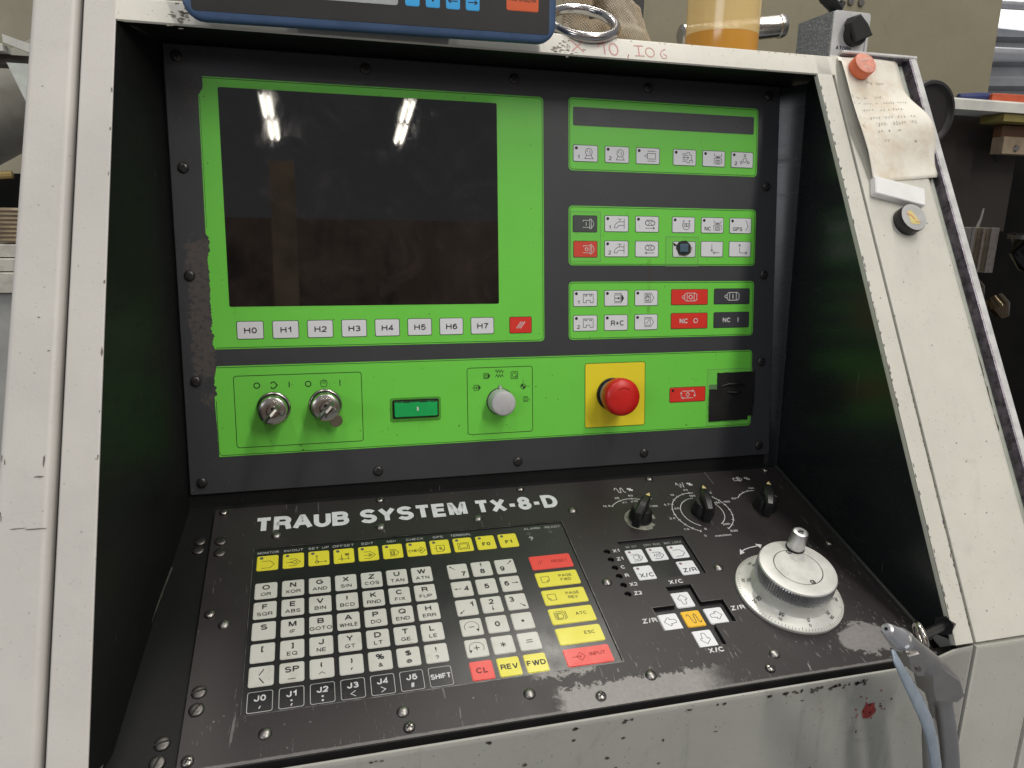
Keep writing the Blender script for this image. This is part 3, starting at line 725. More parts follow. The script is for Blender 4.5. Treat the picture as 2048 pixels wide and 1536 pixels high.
rput('tray_floor', [FL(-0.045, -0.02, -0.007), FL(0.585, -0.02, -0.007), FL(0.585, 0.251, -0.007), FL(-0.045, 0.251, -0.007)], [(0, 1, 2, 3)])
rput('front_gap', [FL(-0.035, 0.246, -0.008), FL(0.578, 0.246, -0.008), FL(0.578, 0.250, -0.030), FL(-0.035, 0.250, -0.030)], [(0, 1, 2, 3)], SEAM)
# rubber edging along the right of the keyboard plate
mb = MB(1.0)
mb.tube([tuple(RI @ FL(0.5735, s, 0.0005)) for s in (0.0, 0.06, 0.12, 0.18, 0.235)], 0.0028, 8)
put('edge_seal', mb, BLACKPL_M, REC)
# thin paler line along the foot of the left wall
mb = MB(1.0)
mb.tube([tuple(RI @ FL(-0.0165-0.00012*1000*(s-0.066), s, -0.0045)) for s in (0.062, 0.11, 0.16, 0.20, 0.235)], 0.0009, 6)
put('foot_line', mb, simple('foot_line_grey', (0.05, 0.047, 0.043), 0.35, var=0.5, vs=120), REC)
# ------------------------------------------------------------------ upper panel: screen, membrane keys, switches
UP = thing('operating_panel', 'dark grey control panel with green fields, dark screen and red emergency stop', 'control panel', F_UP)
mb = MB(); mb.prism(rrect(281.5, -181.7, 583.5, 383.6, 1.2, 2), -3, 0, 0.5)
PLATE = put('plate', mb, PANEL, UP)

def outline(mb, loop, w, h): mb.ribbon(loop, w, h, True)
def field(x0, x1, y0, y1, r, ragged=None):
    lp = rrect((x0+x1)/2, -(y0+y1)/2, x1-x0, y1-y0, r, 4)
    if ragged: lp = ragged
    mb = MB(); mb.prism(lp, 0, 0.25)
    f = put('green_field', mb, GREEN, UP, smooth=30)
    return f
rng = random.Random(5)
def torn(x0, x1, y0, y1, r, spots):
    """rounded field whose left edge is torn: spots = (y, dx) control points from top to bottom"""
    lp = []
    base = rrect((x0+x1)/2, -(y0+y1)/2, x1-x0, y1-y0, r, 4)
    right = [p for p in base if p[0] > (x0+x1)/2]
    # right side: order is counter-clockwise starting top right; split into top-right arc and bottom-right arc
    tr = [p for p in right if p[1] > -(y0+y1)/2]; br = [p for p in right if p[1] <= -(y0+y1)/2]
    left = []
    ysn = []
    y = spots[0][0]
    while y < spots[-1][0]:
        ysn.append(y); y += rng.uniform(0.5, 1.6)
    ysn.append(spots[-1][0])
    for y in ysn:
        for k in range(len(spots)-1):
            if spots[k][0] <= y <= spots[k+1][0]:
                t = (y-spots[k][0])/max(1e-6, spots[k+1][0]-spots[k][0]); dx = spots[k][1]*(1-t)+spots[k+1][1]*t; rg = spots[k][2]
                left.append((x0+dx+rng.uniform(-rg, rg), -y)); break
    return tr + left + br
F1 = field(16.6, 318.6, 14.7, 244.6, 4, torn(14.0, 318.6, 14.7, 244.6, 4, [(14.7, 5.0, .1), (23, 5.2, .5), (28, 3.2, .4), (30, 1.2, .05), (100, 1.0, .05), (146, 0.8, .1), (147.5, 3.2, .7), (160, 3.0, .8), (166, 1.2, .4), (175, 2.0, .7), (205, 1.6, .6), (222, 2.2, .8), (228, 0.8, .6), (233, 3.0, .9), (240, 1.5, .4), (244.6, 3.0, .1)]))
F2 = field(343.8, 548.4, 13.2, 80.9, 4)
F3 = field(343.8, 548.8, 114.1, 171.3, 4)
F4 = field(343.8, 548.8, 187.2, 244.0, 4)
F5 = field(14.2, 548.8, 259.5, 340.4, 4, torn(14.2, 548.8, 259.5, 340.4, 4, [(259.5, 3.5, .1), (270, 1.2, .5), (276, .6, .4), (278, 2.8, .6), (281, 1.0, .5), (284, 3.0, .7), (287, .4, .2), (340.4, 1.5, .02)]))
for f, (x0, x1, y0, y1) in ((F2, (343.8, 548.4, 13.2, 80.9)), (F3, (343.8, 548.8, 114.1, 171.3)), (F4, (343.8, 548.8, 187.2, 244.0))):
    mb = Flat(); outline(mb, rrect((x0+x1)/2, -(y0+y1)/2, x1-x0-2.4, y1-y0-2.4, 3.2, 4), 0.5, 0.33)
    put('border_line', mb, SCREENINK, f, smooth=0)
mb = Flat(); mb.ribbon([(19, -15.9), (312, -15.9)] + circle(313.8, -19.5, 3.6, 4, 90, 0) + [(317.4, -240)] + circle(313.8, -239.8, 3.6, 4, 0, -90) + [(18, -243.4)], 0.5, 0.33)
mb.ribbon([(16.2, -31), (16.0, -140)], 0.3, 0.33)
put('border_line', mb, SCREENINK, F1, smooth=0)
mb = Flat(); mb.ribbon([(18, -260.7), (542, -260.7)] + circle(544, -264.3, 3.6, 4, 90, 0) + [(547.6, -335)] + circle(544, -335.6, 3.6, 4, 0, -90) + [(18, -339.2), (15.8, -336), (15.8, -290)], 0.5, 0.33)
put('border_line', mb, SCREENINK, F5, smooth=0)

mb = MB(); mb.prism(rrect(152.1, -115.2, 242.5, 184.9, 1.6, 4), 0.2, 0.42)
put('screen', mb, SCREEN, UP, smooth=0)
mb = MB(); mb.prism(rrect(445.9, -30.3, 195.3, 17.3, 1.6, 4), 0.2, 0.40)
DS = put('display_strip', mb, KEYGREY, UP)
# faint unlit symbols behind the strip
for i, x in enumerate((361, 395, 428, 466, 497, 530)):
    mb = Flat(); y = -30.5
    mb.ribbon([(x+2.6*math.cos(R(a)), y+2.4*math.sin(R(a))) for a in range(-40, 220, 20)], 0.5, 0.46)
    mb.ribbon([(x-3, y-3.2), (x+3, y-3.2)], 0.5, 0.46)
    if i in (0, 1, 5): mb.text('122'[min(i, 2)], x-6.5, y-1, 3.2, 0.46)
    put('faint_symbol', mb, INKFAINT, DS, smooth=0)

# ---- membrane keys
KM = {}
def key_mesh(w, h, mat, edge, r=1.5, base=0.25, top=0.6, rim=0.55, nm='key'):
    k = (w, h, mat.name, edge.name, r, base, top, rim)
    if k not in KM:
        mb = MB()
        mb.prism(rrect(0, 0, w, h, r, 3), base, base+0.12, 0, 0)
        mb.prism(rrect(0, 0, w-2*rim, h-2*rim, max(0.3, r-rim*0.6), 3), base+0.1, top, 0.15, 1)
        KM[k] = mb.mesh(nm, [edge, mat], 30)
    return KM[k]
def key(x, y, w, h, mat, edge, name='key', parent=None, r=1.5, base=0.25, top=0.6, rim=0.55):
    return link(name, key_mesh(w, h, mat, edge, r, base, top, rim), parent or UP, (x, -y, 0))
def sym(k, draw, mat, top=0.6, name='symbol'):
    mb = Flat(); draw(mb, top+0.06)
    return put(name, mb, mat, k, smooth=0)
L = 0.50   # line width of the icons
def poly(mb, h, *lines, w=L):
    for l in lines: mb.ribbon(l, w, h)
def cpoly(mb, h, *lines, w=L):
    for l in lines: mb.ribbon(l, w, h, True)
def arrow(mb, h, x0, y0, x1, y1, hd=1.8, w=L):
    a = math.atan2(y1-y0, x1-x0)
    mb.ribbon([(x0, y0), (x1, y1)], w, h)
    for s in (-1, 1): mb.ribbon([(x1, y1), (x1-hd*math.cos(a+s*0.55), y1-hd*math.sin(a+s*0.55))], w, h)
def led(mb, h, x=-9.4, y=4.8, r=1.55): mb.disc(x, y, r, h)
def num(mb, h, t, x=-7.2, y=-3.6): mb.text(t, x, y, 3.9, h)
def ic_ball(mb, h):
    cpoly(mb, h, circle(3.3, 1.4, 3.5, 18)); poly(mb, h, [(1.2, -1.4), (-0.8, -4.9), (7.6, -4.9), (5.4, -1.4)], [(-0.8, -4.9), (7.6, -4.9)])
    poly(mb, h, [(2.4, 3.4), (1.2, 1.4)], [(4.0, 2.8), (4.8, 1.0), (3.8, -0.4)])
def ic_motor(mb, h):
    cpoly(mb, h, [(-0.6, 2.6), (8.0, 2.6), (8.0, -2.8), (-0.6, -2.8)]); poly(mb, h, [(-0.4, 4.6), (8, 4.6)], [(-0.4, -4.8), (8, -4.8)])
    poly(mb, h, [(-0.6, 1.0), (-2.6, 1.0), (-3.5, 0), (-2.6, -1.0), (-0.6, -1.0)])
def ic_chuckmove(mb, h):
    poly(mb, h, [(-2.5, 3.6), (1.0, 3.6), (3.2, 5.0), (5.4, 5.0), (5.4, 2.6), (7.6, 2.6), (7.6, -2.6), (5.4, -2.6), (5.4, -5), (3.2, -5), (1.0, -3.6), (-2.5, -3.6)], [(-2.5, 2.2), (4, 2.2)], [(-2.5, -2.2), (4, -2.2)], [(8.6, -2), (8.6, -5)])
    arrow(mb, h, 0, 0, 4.6, 0, 1.6, 0.6); arrow(mb, h, 3, 0, -1.8, 0, 1.6, 0.6)
def ic_tool(mb, h, ox=0.0):
    s = [(0.6, 5.2), (0.6, 3.2), (2.6, 1.2), (6.6, 1.2), (8.6, 3.2), (8.6, 5.2)]
    poly(mb, h, [(x+ox, y) for x, y in s], [(0.4+ox, -5), (0.4+ox, 0.2), (8.8+ox, 0.2), (8.8+ox, -5)], [(2.4+ox, 1.2), (6.8+ox, 3.0)], [(6.8+ox, 1.2), (2.4+ox, 3.0)])
    cpoly(mb, h, [(2.2+ox, -1.4), (7.0+ox, -1.4), (7.0+ox, -5), (2.2+ox, -5)], circle(4.6+ox, -3.2, 1.2, 10))
def ic_three(mb, h):
    cpoly(mb, h, circle(3.0, -0.2, 2.1, 14))
    for a in (90, 210, 330):
        c, s = math.cos(R(a)), math.sin(R(a))
        cpoly(mb, h, [(3+3.6*c-1.1*s, -0.2+3.6*s+1.1*c), (3+5.6*c-0.8*s, -0.2+5.6*s+0.8*c), (3+5.6*c+0.8*s, -0.2+5.6*s-0.8*c), (3+3.6*c+1.1*s, -0.2+3.6*s-1.1*c)])
def ic_pump(mb, h, o=False):
    w = 0.6
    poly(mb, h, [(-2.4, 3.4), (4.6, 3.4)], [(-2.4, -3.4), (4.6, -3.4)], [(-2.0, 3.4), (-2.0, 2.0)], w=w)
    cpoly(mb, h, [(4.8, 4.6), (6.4, 4.6), (6.4, -4.6), (4.8, -4.6)], w=w)
    poly(mb, h, [(6.6, 3.6), (8.2, 2.4), (9.0, 0), (8.2, -2.4), (6.6, -3.6)], w=w)
    if o: cpoly(mb, h, circle(1.2, 0, 1.5, 14), w=0.7)
    else: poly(mb, h, [(1.2, 1.7), (1.2, -1.7)], w=0.8)
def ic_tap(mb, h):
    poly(mb, h, [(8.0, 5.2), (8.0, -4.9)], [(-2.6, -4.0), (-1.6, -0.8), (1.2, 1.6), (4.0, 2.0), (8.0, 2.0)], [(0.6, -4.0), (1.4, -2.2), (3.2, -1.5), (8.0, -1.5)], [(-2.6, -4.0), (0.6, -4.0)], [(1.0, 4.6), (5.4, 4.6)], [(3.6, 4.6), (3.2, 2.0)])
def ic_belt(mb, h, d=1):
    cpoly(mb, h, circle(0.2, 1.2, 2.1, 14), circle(6.0, 1.2, 2.1, 14), rrect(3.1, 1.2, 10.4, 4.6, 2.3, 5))
    for x in (-0.6, 1.8, 4.2): poly(mb, h, [(x, 4.0), (x+1.6, 5.0)], w=0.3)
    if d > 0: arrow(mb, h, -2.0, -3.8, 8.2, -3.8, 2.2)
    else: arrow(mb, h, 8.2, -3.8, -2.0, -3.8, 2.2)
def ic_turret(mb, h):
    poly(mb, h, [(3.0+4.2*math.cos(R(a)), -0.4+4.4*math.sin(R(a))) for a in range(140, 401, 20)])
    arrow(mb, h, -0.4, 1.8, 0.4, 4.4, 1.4); arrow(mb, h, 6.4, 1.8, 6.4, 4.6, 1.4)
    cpoly(mb, h, [(0.4, 1.2), (5.6, 1.2), (5.6, -1.6), (0.4, -1.6)]); poly(mb, h, [(1.8, 1.2), (4.2, -1.6)], [(3.0, 1.2), (3.0, -1.6)])
def ic_guard(mb, h):
    cpoly(mb, h, [(-2.2, 4.2), (8.2, 4.2), (8.2, -4.2), (5.0, -4.2), (5.0, -2.0), (1.0, -2.0), (1.0, -4.2), (-2.2, -4.2)])
    poly(mb, h, [(-0.4, 4.0), (-0.4, 2.6)], [(1.4, 4.0), (1.4, 2.6)], [(4.6, 4.0), (4.6, 2.6)], [(6.4, 4.0), (6.4, 2.6)], [(-0.8, 2.4), (1.8, 2.4)], [(4.2, 2.4), (6.8, 2.4)])
def ic_block(mb, h, kind):
    poly(mb, h, [(-2.0, 4.6), (5.2, 4.6), (8.2, 0), (5.2, -4.6), (-2.0, -4.6)])
    cpoly(mb, h, [(-1.6, 3.2), (4.4, 3.2), (4.4, -3.2), (-1.6, -3.2)])
    if kind == 'arrow':
        arrow(mb, h, -1.8, 0, 3.6, 0, 2.0, 0.75); mb.flat([(5.4, 4.2), (8.0, 0), (5.4, -4.2)], h)
    elif kind == 'hand':
        cpoly(mb, h, [(0.0, -2.4), (-0.8, 0.2), (0.0, 1.8), (1.2, 2.4), (2.6, 2.0), (3.2, 0.4), (2.6, -2.4)]); poly(mb, h, [(0.4, 1.6), (0.6, 0)], [(1.4, 2), (1.4, 0)], [(2.4, 1.8), (2.2, 0)])
    else: poly(mb, h, [(-0.4, -2.0), (3.4, 2.2)])
def ic_mot2(mb, h, t):
    w = 0.65
    cpoly(mb, h, [(-5.6, 2.6), (-3.8, 4.0), (6.0, 4.0), (8.2, 2.6), (8.2, -2.6), (6.0, -4.0), (-3.8, -4.0), (-5.6, -2.6)], w=w)
    poly(mb, h, [(-2.8, 4.0), (-2.8, -4.0)], [(5.0, 4.0), (5.0, -4.0)], [(-5.6, 1.4), (-7.4, 1.4), (-8.4, 0), (-7.4, -1.4), (-5.6, -1.4)], w=w)
    if t == 'O': cpoly(mb, h, circle(1.1, 0, 2.0, 14), w=0.8)
    else: poly(mb, h, [(1.1, 2.2), (1.1, -2.2)], w=0.9)
CX = (361.0, 393.6, 426.3, 466.2, 498.7, 531.0)
EDGE = SCREENINK
def wkey(cx, cy, draw, has_led=True, n=None, mat=KEYWHITE, w=25.6):
    k = key(cx, cy, w, 16.1, mat, EDGE)
    def d(mb, h):
        if has_led: led(mb, h)
        if n: num(mb, h, n)
        draw(mb, h)
    sym(k, d, INK); return k
y = 64.6
wkey(CX[0], y, ic_ball, n='1'); wkey(CX[1], y, ic_ball, n='2'); wkey(CX[2], y, ic_motor); wkey(CX[3], y, ic_chuckmove); wkey(CX[4], y, ic_tool); wkey(CX[5], y, ic_three, n='2')
y1, y2 = 130.7, 155.1
k = key(CX[0]-0.4, 131.3, 25.5, 16.4, KEYGREY, EDGE); sym(k, ic_pump, WHITEINK)
k = key(CX[0], 155.7, 25.3, 16.2, KEYRED, EDGE); sym(k, lambda mb, h: ic_pump(mb, h, True), WHITEINK)
wkey(CX[1], y1, ic_tap, n='1'); wkey(CX[1], y2, ic_tap, n='2')
wkey(CX[2], y1, ic_belt); wkey(CX[2], y2, lambda mb, h: ic_belt(mb, h, -1), False)
wkey(CX[3], y1, ic_turret)
wkey(CX[4], y1, lambda mb, h: (ic_tool(mb, h, 1.2), mb.text('NC', -5.2, -3.4, 3.9, h)))
wkey(CX[5], y1, lambda mb, h: (mb.text('GPS', -3.4, -3.4, 3.9, h), poly(mb, h, [(6.0, 5.6), (8.6, 0), (6.0, -5.2)])))
key(CX[3]+1.2, y2, 25.8, 16.2, KEYWHITE, EDGE)
wkey(CX[4], y2-0.4, lambda mb, h: (arrow(mb, h, -0.2, 5.2, -0.2, -2.4, 2.4), arrow(mb, h, 8.4, -3.6, 1.2, -3.6, 2.4)), False)
wkey(CX[5], y2-0.6, lambda mb, h: (arrow(mb, h, -0.4, -3.8, -0.4, 5.2, 2.4), arrow(mb, h, -0.4, -3.8, 8.2, -3.8, 2.4)), False)
y1, y2 = 203.6, 227.9
wkey(CX[0], y1, ic_guard, n='1'); wkey(CX[0], y2, ic_guard, n='2')
wkey(CX[1], y1, lambda mb, h: ic_block(mb, h, 'arrow')); wkey(CX[1], y2, lambda mb, h: mb.text('R+C', 1.6, -0.4, 5.2, h))
wkey(CX[2], y1, lambda mb, h: ic_block(mb, h, 'hand')); wkey(CX[2], y2, lambda mb, h: ic_block(mb, h, 'line'))
k = key(474.4, 203.2, 41.7, 16.3, KEYRED, EDGE); sym(k, lambda mb, h: ic_mot2(mb, h, 'O'), WHITEINK)
k = key(523.0, 202.9, 41.7, 16.4, KEYGREY, EDGE); sym(k, lambda mb, h: ic_mot2(mb, h, 'I'), WHITEINK)
k = key(474.5, 227.5, 41.7, 16.5, KEYRED, EDGE); sym(k, lambda mb, h: (mb.text('NC', -6.2, 0, 5.0, h, bold=0.012), cpoly(mb, h, circle(7.2, 0.2, 2.2, 16), w=0.9)), WHITEINK, name='lettering')
k = key(523.1, 227.3, 41.7, 16.5, KEYGREY, EDGE); sym(k, lambda mb, h: (mb.text('NC', -5.6, 0, 4.8, h, bold=0.012), poly(mb, h, [(7.6, 2.4), (7.6, -2.4)], w=1.1)), WHITEINK, name='lettering')
for i in range(8):
    k = key(47.1+29.96*i, 228.4, 22.8, 16.1, KEYWHITE, EDGE)
    sym(k, lambda mb, h: mb.text('H%d' % i, 0.2, -0.2, 5.3, h, sx=1.22, bold=0.004), INK, name='lettering')
k = key(294.6, 228.4, 22.6, 16.2, KEYRED, EDGE)
sym(k, lambda mb, h: poly(mb, h, *[[(-3.4+d, -3.2), (1.4+d, 3.2)] for d in (-1.0, 1.0, 3.0)], w=0.8), WHITEINK)
# ---- film patch, small push button in the cut-out key
CLEAR = Mat('clear_tape'); CLEAR.set(color=(0.35, 0.50, 0.30), rough=0.28, alpha=0.07); CLEAR = CLEAR.m
CLEARE = Mat('tape_edge'); CLEARE.set(color=(0.20, 0.33, 0.16), rough=0.4, alpha=0.75); CLEARE = CLEARE.m
def tape(x0, x1, y0, y1, h, tilt=0.0):
    mb = Flat(); lp = [(x0, -y1), (x1, -y1), (x1+tilt, -y0), (x0+tilt, -y0)]
    mb.flat(lp, h); mb.ribbon(lp, 0.4, h+0.03, True, 1)
    return put('clear_tape', mb, [CLEAR, CLEARE], UP, smooth=0)
tape(447.1, 483.2, 142.6, 172.4, 0.75); tape(345.6, 376.8, 119.6, 167.4, 0.75); tape(496.6, 549.0, 278.6, 338.0, 0.55, 0.6)
PB = MB(); PB.prism([(466.6+(6.6+rng.uniform(-.7, .7))*math.cos(R(a))*1.22, -153.9+(6.8+rng.uniform(-.6, .6))*math.sin(R(a))*1.12) for a in range(0, 360, 15)], 0.76, 1.3, 0.2)
PB.prism([(455+rng.uniform(0, 1)*k, -149.2+rng.uniform(-1, 1)) for k in (0, 3, 6)] + [(461, -152), (456, -151.6)], 0.76, 1.0)
PB.prism([(459.2+rng.uniform(-.5, .5), -157), (462, -161.5), (470, -162.0), (475, -158), (476.4, -153.0), (473, -152)], 0.74, 0.86, 0, 1)
o = put('push_button', PB, [BLACKPL_M, simple('scraped_patch', (0.28, 0.26, 0.23), 0.6, var=0.4, vs=500)], UP)
mb = MB(); mb.box(462.0, 471.2, -158.0, -149.6, 1.2, 2.6, 0.5); put('button_cap', mb, simple('button_blue_grey', (0.075, 0.135, 0.185), 0.35), o)

# ---- lower green strip
mb = Flat(); outline(mb, rrect(86.4, -300.9, 110.9, 64.4, 2.4, 4), 0.62, 0.34)
s = 0.95
cpoly(mb, 0.34, circle(50.2, -277.8, 2.4, 18), circle(94.4, -277.9, 2.4, 18), w=s)
poly(mb, 0.34, [(62.5, -275.4), (65.2, -275.0), (67.6, -278.0), (65.0, -280.8), (62.4, -280.6)], [(62.5, -275.4), (62.5, -276.6)], [(62.4, -280.6), (62.4, -279.4)], [(77.9, -275.4), (77.9, -280.4)], [(122.4, -275.4), (122.4, -280.8)], w=s)
mb.disc(80.2, -278, 0.4, 0.34); mb.disc(117.6, -278, 0.4, 0.34)
cpoly(mb, 0.34, [(106, -281), (105, -277.6), (105.8, -275.6), (108.2, -274.8), (110.6, -275.6), (111.2, -278), (110, -281)], w=0.55)
for x in (106.6, 107.7, 108.8, 109.9): poly(mb, 0.34, [(x, -275.4), (x, -278.2)], w=0.35)
put('printed_symbols', mb, INKGREEN, UP, smooth=0)
mb = Flat(); outline(mb, rrect(273.6, -300.9, 65.0, 64.5, 2.4, 4), 0.62, 0.34)
# selector symbols
def shift(l, ox, oy): return [(x+ox, y+oy) for x, y in l]
def blockat(ox, oy, t):
    cpoly(mb, 0.34, shift([(-2.6, 2.4), (1.6, 2.4), (1.6, -2.4), (-2.6, -2.4)], ox, oy), w=0.55); mb.flat(shift([(2.0, 2.6), (4.0, 0), (2.0, -2.6)][::-1], ox, oy), 0.34)
    if t: cpoly(mb, 0.34, shift([(-1.6, -1.4), (-1.4, 1.2), (.4, 1.2), (.6, -1.4)], ox, oy), w=0.55)
    else: poly(mb, 0.34, shift([(-4.6, 0), (0.6, 0)], ox, oy), shift([(-.6, 1.2), (.6, 0), (-.6, -1.2)], ox, oy), w=0.55)
blockat(250.4, -287.8, 0); blockat(260.0, -276.8, 1)
poly(mb, 0.34, [(269.0+8*i/24, -272.6+1.3*math.sin(i/24*3*2*math.pi)) for i in range(25)], w=0.6)
poly(mb, 0.34, [(269.0+8*i/6, -277.0+(1.3 if i % 2 else -1.3)) for i in range(7)], w=0.6)
cpoly(mb, 0.34, rrect(287.8, -276.9, 6.6, 6.6, .3, 1), circle(287.8, -276.9, 2.2, 14), w=0.55); poly(mb, 0.34, [(288.6, -277.8), (290.2, -279)], w=.8)
cpoly(mb, 0.34, circle(296.6, -288.2, 2.4, 18), w=0.55); poly(mb, 0.34, [(296.6, -281.5), (296.6, -292)], [(293, -288.2), (303.6, -288.2)], w=0.3)
mb.flat([(296.6, -288.2)] + circle(296.6, -288.2, 2.4, 5, 90, 180), 0.345); mb.flat([(296.6, -288.2)] + circle(296.6, -288.2, 2.4, 5, 270, 360), 0.345)
for dy in (-2.4, -1.4, 1.4, 2.4): poly(mb, 0.34, [(296.6, -300.9+dy), (301.4, -300.9+dy)], w=0.5)
arrow(mb, 0.34, 297, -300.9, 302, -300.9, 1.0, .4); arrow(mb, 0.34, 301, -300.9, 296.6, -300.9, 1.0, .4); poly(mb, 0.34, [(303.2, -300), (303.2, -304)], w=.35)
put('printed_symbols', mb, INKGREEN, UP, smooth=0)

# key switches with keys in them
def key_switch(x, y, keyrot, flip):
    s = bpy.data.objects.new('key_switch', None); COL.objects.link(s); s.parent = UP; s.location = (x*mm, -y*mm, 0); s.scale = (1.08, 1.08, 1.12)
    mb = MB(); mb.lathe([(13.6, 0.25), (13.6, 2.2), (13.0, 3.0), (12.4, 3.2), (12.2, 2.6)], seg=36)
    put('bezel_ring', mb, NICKEL, s)
    mb = MB(); mb.lathe([(12.1, 0.3), (12.1, 5.2), (11.4, 6.0)], seg=36); put('collar', mb, BLACKOX, s)
    mb = MB(); mb.lathe([(11.4, 2), (11.4, 18.2), (11.1, 19.2), (10.0, 19.8), (5.2, 19.9), (4.9, 19.2), (0.01, 19.2)], seg=36); put('barrel', mb, NICKEL, s)
    mb = MB(); mb.lathe([(4.6, 19.0), (4.6, 21.0), (4.1, 21.5), (0.01, 21.5)], seg=24); mb.box(-1, 1, -3.0, 3.0, 21.3, 21.7, 0, 1); put('cylinder_core', mb, [NICKEL, BLACKOX], s)
    mb = MB(); mb.lathe([(2.2, 19.5), (2.2, 21.0), (1.4, 22.0), (0.01, 22.3)], 7.2, -1.6, seg=14); put('stop_pin', mb, STEEL, s)
    # key bow: a flat oval blade standing out of the lock
    mb = MB(); a = R(keyrot)
    prof = [(2.4, 16.5), (2.6, 20), (7.4, 22), (10.0, 27), (10.0, 34), (7.0, 40), (0, 42.5), (-7.0, 40), (-10.0, 34), (-10.0, 27), (-7.4, 22), (-2.6, 20), (-2.4, 16.5)]
    for sgn in (1,):
        l0 = [(px*math.cos(a) - 0.9*math.sin(a), px*math.sin(a) + 0.9*math.cos(a), pz) for px, pz in [(u*.9, v_+4) for u, v_ in prof]]
        l1 = [(px*math.cos(a) + 0.9*math.sin(a), px*math.sin(a) - 0.9*math.cos(a), pz) for px, pz in [(u*.9, v_+4) for u, v_ in prof]]
        mb.loops([l0, l1])
    put('inserted_key', mb, DARKSTEEL, s)
    if flip:
        mb = MB(); mb.prism([(p[0]+8, p[1]-12.5) for p in circle(0, 0, 5.4, 24)], 9.2, 10.6, 0.3); put('spare_key_bow', mb, metal('worn_key_bow', (0.40, 0.39, 0.30), 0.32, .4), s)
        mb = MB(); mb.ring(5.2, 0.7, 28, 6, 0, Matrix.Translation((4, -5.5, 18)) @ Matrix.Rotation(R(68), 4, 'X') @ Matrix.Rotation(R(35), 4, 'Y')); put('key_ring', mb, STEEL, s)
    return s
key_switch(63.8, 298.4, 48, False); key_switch(108.8, 297.6, 46, True)

# green illuminated push button
mb = MB(); mb.prism(rrect(191.2, -305.6, 47.8, 22.8, 2.4, 4), 0.25, 0.9, 0.3); mb.prism(rrect(191.2, -305.0, 43.4, 17.6, 1.5, 3), 0.9, 1.9, 0.3, 1)
GB = put('green_button', mb, [simple('clear_frame_green', (0.085, 0.34, 0.04), 0.25), BLACKPL], UP)
mb = MB(); lp = []
for p in rrect(191.2, -305.0, 40.4, 14.6, 1.5, 3): lp.append(p)
mb.prism(lp, 1.5, 4.4, 0.6); put('button_cap', mb, GREENBTN, GB)
mb = Flat(); mb.ribbon([(192.6, -302.9), (192.6, -306.6)], 1.5, 4.5); put('mark', mb, WHITEINK, GB, smooth=0)
mb = Flat(); rg2 = random.Random(4); mb.flat([(172+i*1.6, -298.0-rg2.uniform(.1, 1.0)) for i in range(25)] + [(211, -297.6), (172, -297.6)], 4.46); put('grime', mb, SCREENINK, GB, smooth=0)

# rotary selector
mb = MB(); mb.lathe([(13.2, 0.25), (13.2, 1.2), (12.6, 1.6)], 0, 0, 36, 1)
mb.lathe([(12.5, 1.0), (12.4, 3), (11.9, 15.6), (11.4, 16.7), (10.4, 17.3), (0.01, 17.3)], 0, 0, 40, 0)
SEL = put('selector_knob', mb, [GREYKNOB, BLACKPL], UP, (273.0, -302.0, 0))
mb = MB(); mb.prism([(-1.4, 9.5), (1.4, 9.5), (1.1, 15.0), (0, 16.6), (-1.1, 15.0)], 1.2, 4.2, 0.4); put('pointer', mb, GREYKNOB, SEL)

# emergency stop
ES = bpy.data.objects.new('emergency_stop', None); COL.objects.link(ES); ES.parent = UP; ES.location = (393.3*mm, -300.5*mm, 0)
mb = MB(); mb.prism(rrect(0, 0, 64.9, 64.9, 2.2, 4), 0.2, 0.55, 0.12); put('yellow_plate', mb, YELLOWPL, ES)
mb = Flat(); mb.ribbon(rrect(0, 0, 64.9, 64.9, 2.2, 4), 0.5, 0.6, True); put('plate_edge_line', mb, SCREENINK, ES, smooth=0)
EX, EY = -3.6, 0.7
mb = MB(); mb.lathe([(16.6, 0.5), (16.6, 2.2), (15.8, 3.0), (14.6, 3.0)], EX, EY, 40); put('collar_ring', mb, BLACKPL, ES)
mb = MB(); mb.lathe([(14.0, 0.5), (14.0, 17), (13.2, 19)], EX, EY, 36); put('stem', mb, simple('grey_stem', (0.36, 0.35, 0.32), 0.5, dirt=1.0), ES)
mb = MB(); mb.lathe([(14.2, 16.0), (17.4, 16.6), (18.4, 18.0), (18.7, 21.0), (18.5, 26.0), (17.6, 28.4), (15.4, 30.0), (10.5, 31.2), (5, 31.6), (0.01, 31.7)], EX, EY, 56); MUSH = put('mushroom_button', mb, REDPL, ES)
mb = Flat(); mb.ribbon([(EX+8.6*math.cos(R(a)), EY+8.6*math.sin(R(a))+1.0) for a in range(50, 131, 8)], 1.0, 31.6); put('moulded_arrow', mb, simple('red_groove', (0.40, 0.010, 0.008), 0.4), MUSH, smooth=0)

# red cycle stop key, black tape patch
k = key(474.1, 303.8, 41.4, 15.9, KEYRED, EDGE)
def ic_cycle(mb, h):
    poly(mb, h, [(-6.4, 3.6), (6.6, 3.6)], [(-6.4, -3.6), (6.6, -3.6)], w=0.6)
    cpoly(mb, h, circle(0, 0, 1.8, 14), w=0.7)
    arrow(mb, h, -7.4, -3.2, -7.4, 2.6, 2.2, 0.6); arrow(mb, h, 8.0, 3.0, 8.0, -2.4, 2.2, 0.6); arrow(mb, h, 3, 3.6, 7, 3.6, 2, 0.6); arrow(mb, h, -3, -3.6, -6.6, -3.6, 2.0, 0.6)
sym(k, ic_cycle, WHITEINK)
mb = Flat(); mb.disc(457.2, -299.2, 1.5, 0.68); put('lamp_dot', mb, INK, UP, smooth=0)
mb = Flat(); mb.flat(rrect(504, -298.2, 11, 7, 1, 2), 0.45); put('covered_key', mb, simple('dull_green_key', (0.10, 0.22, 0.08), .5), UP, smooth=0)
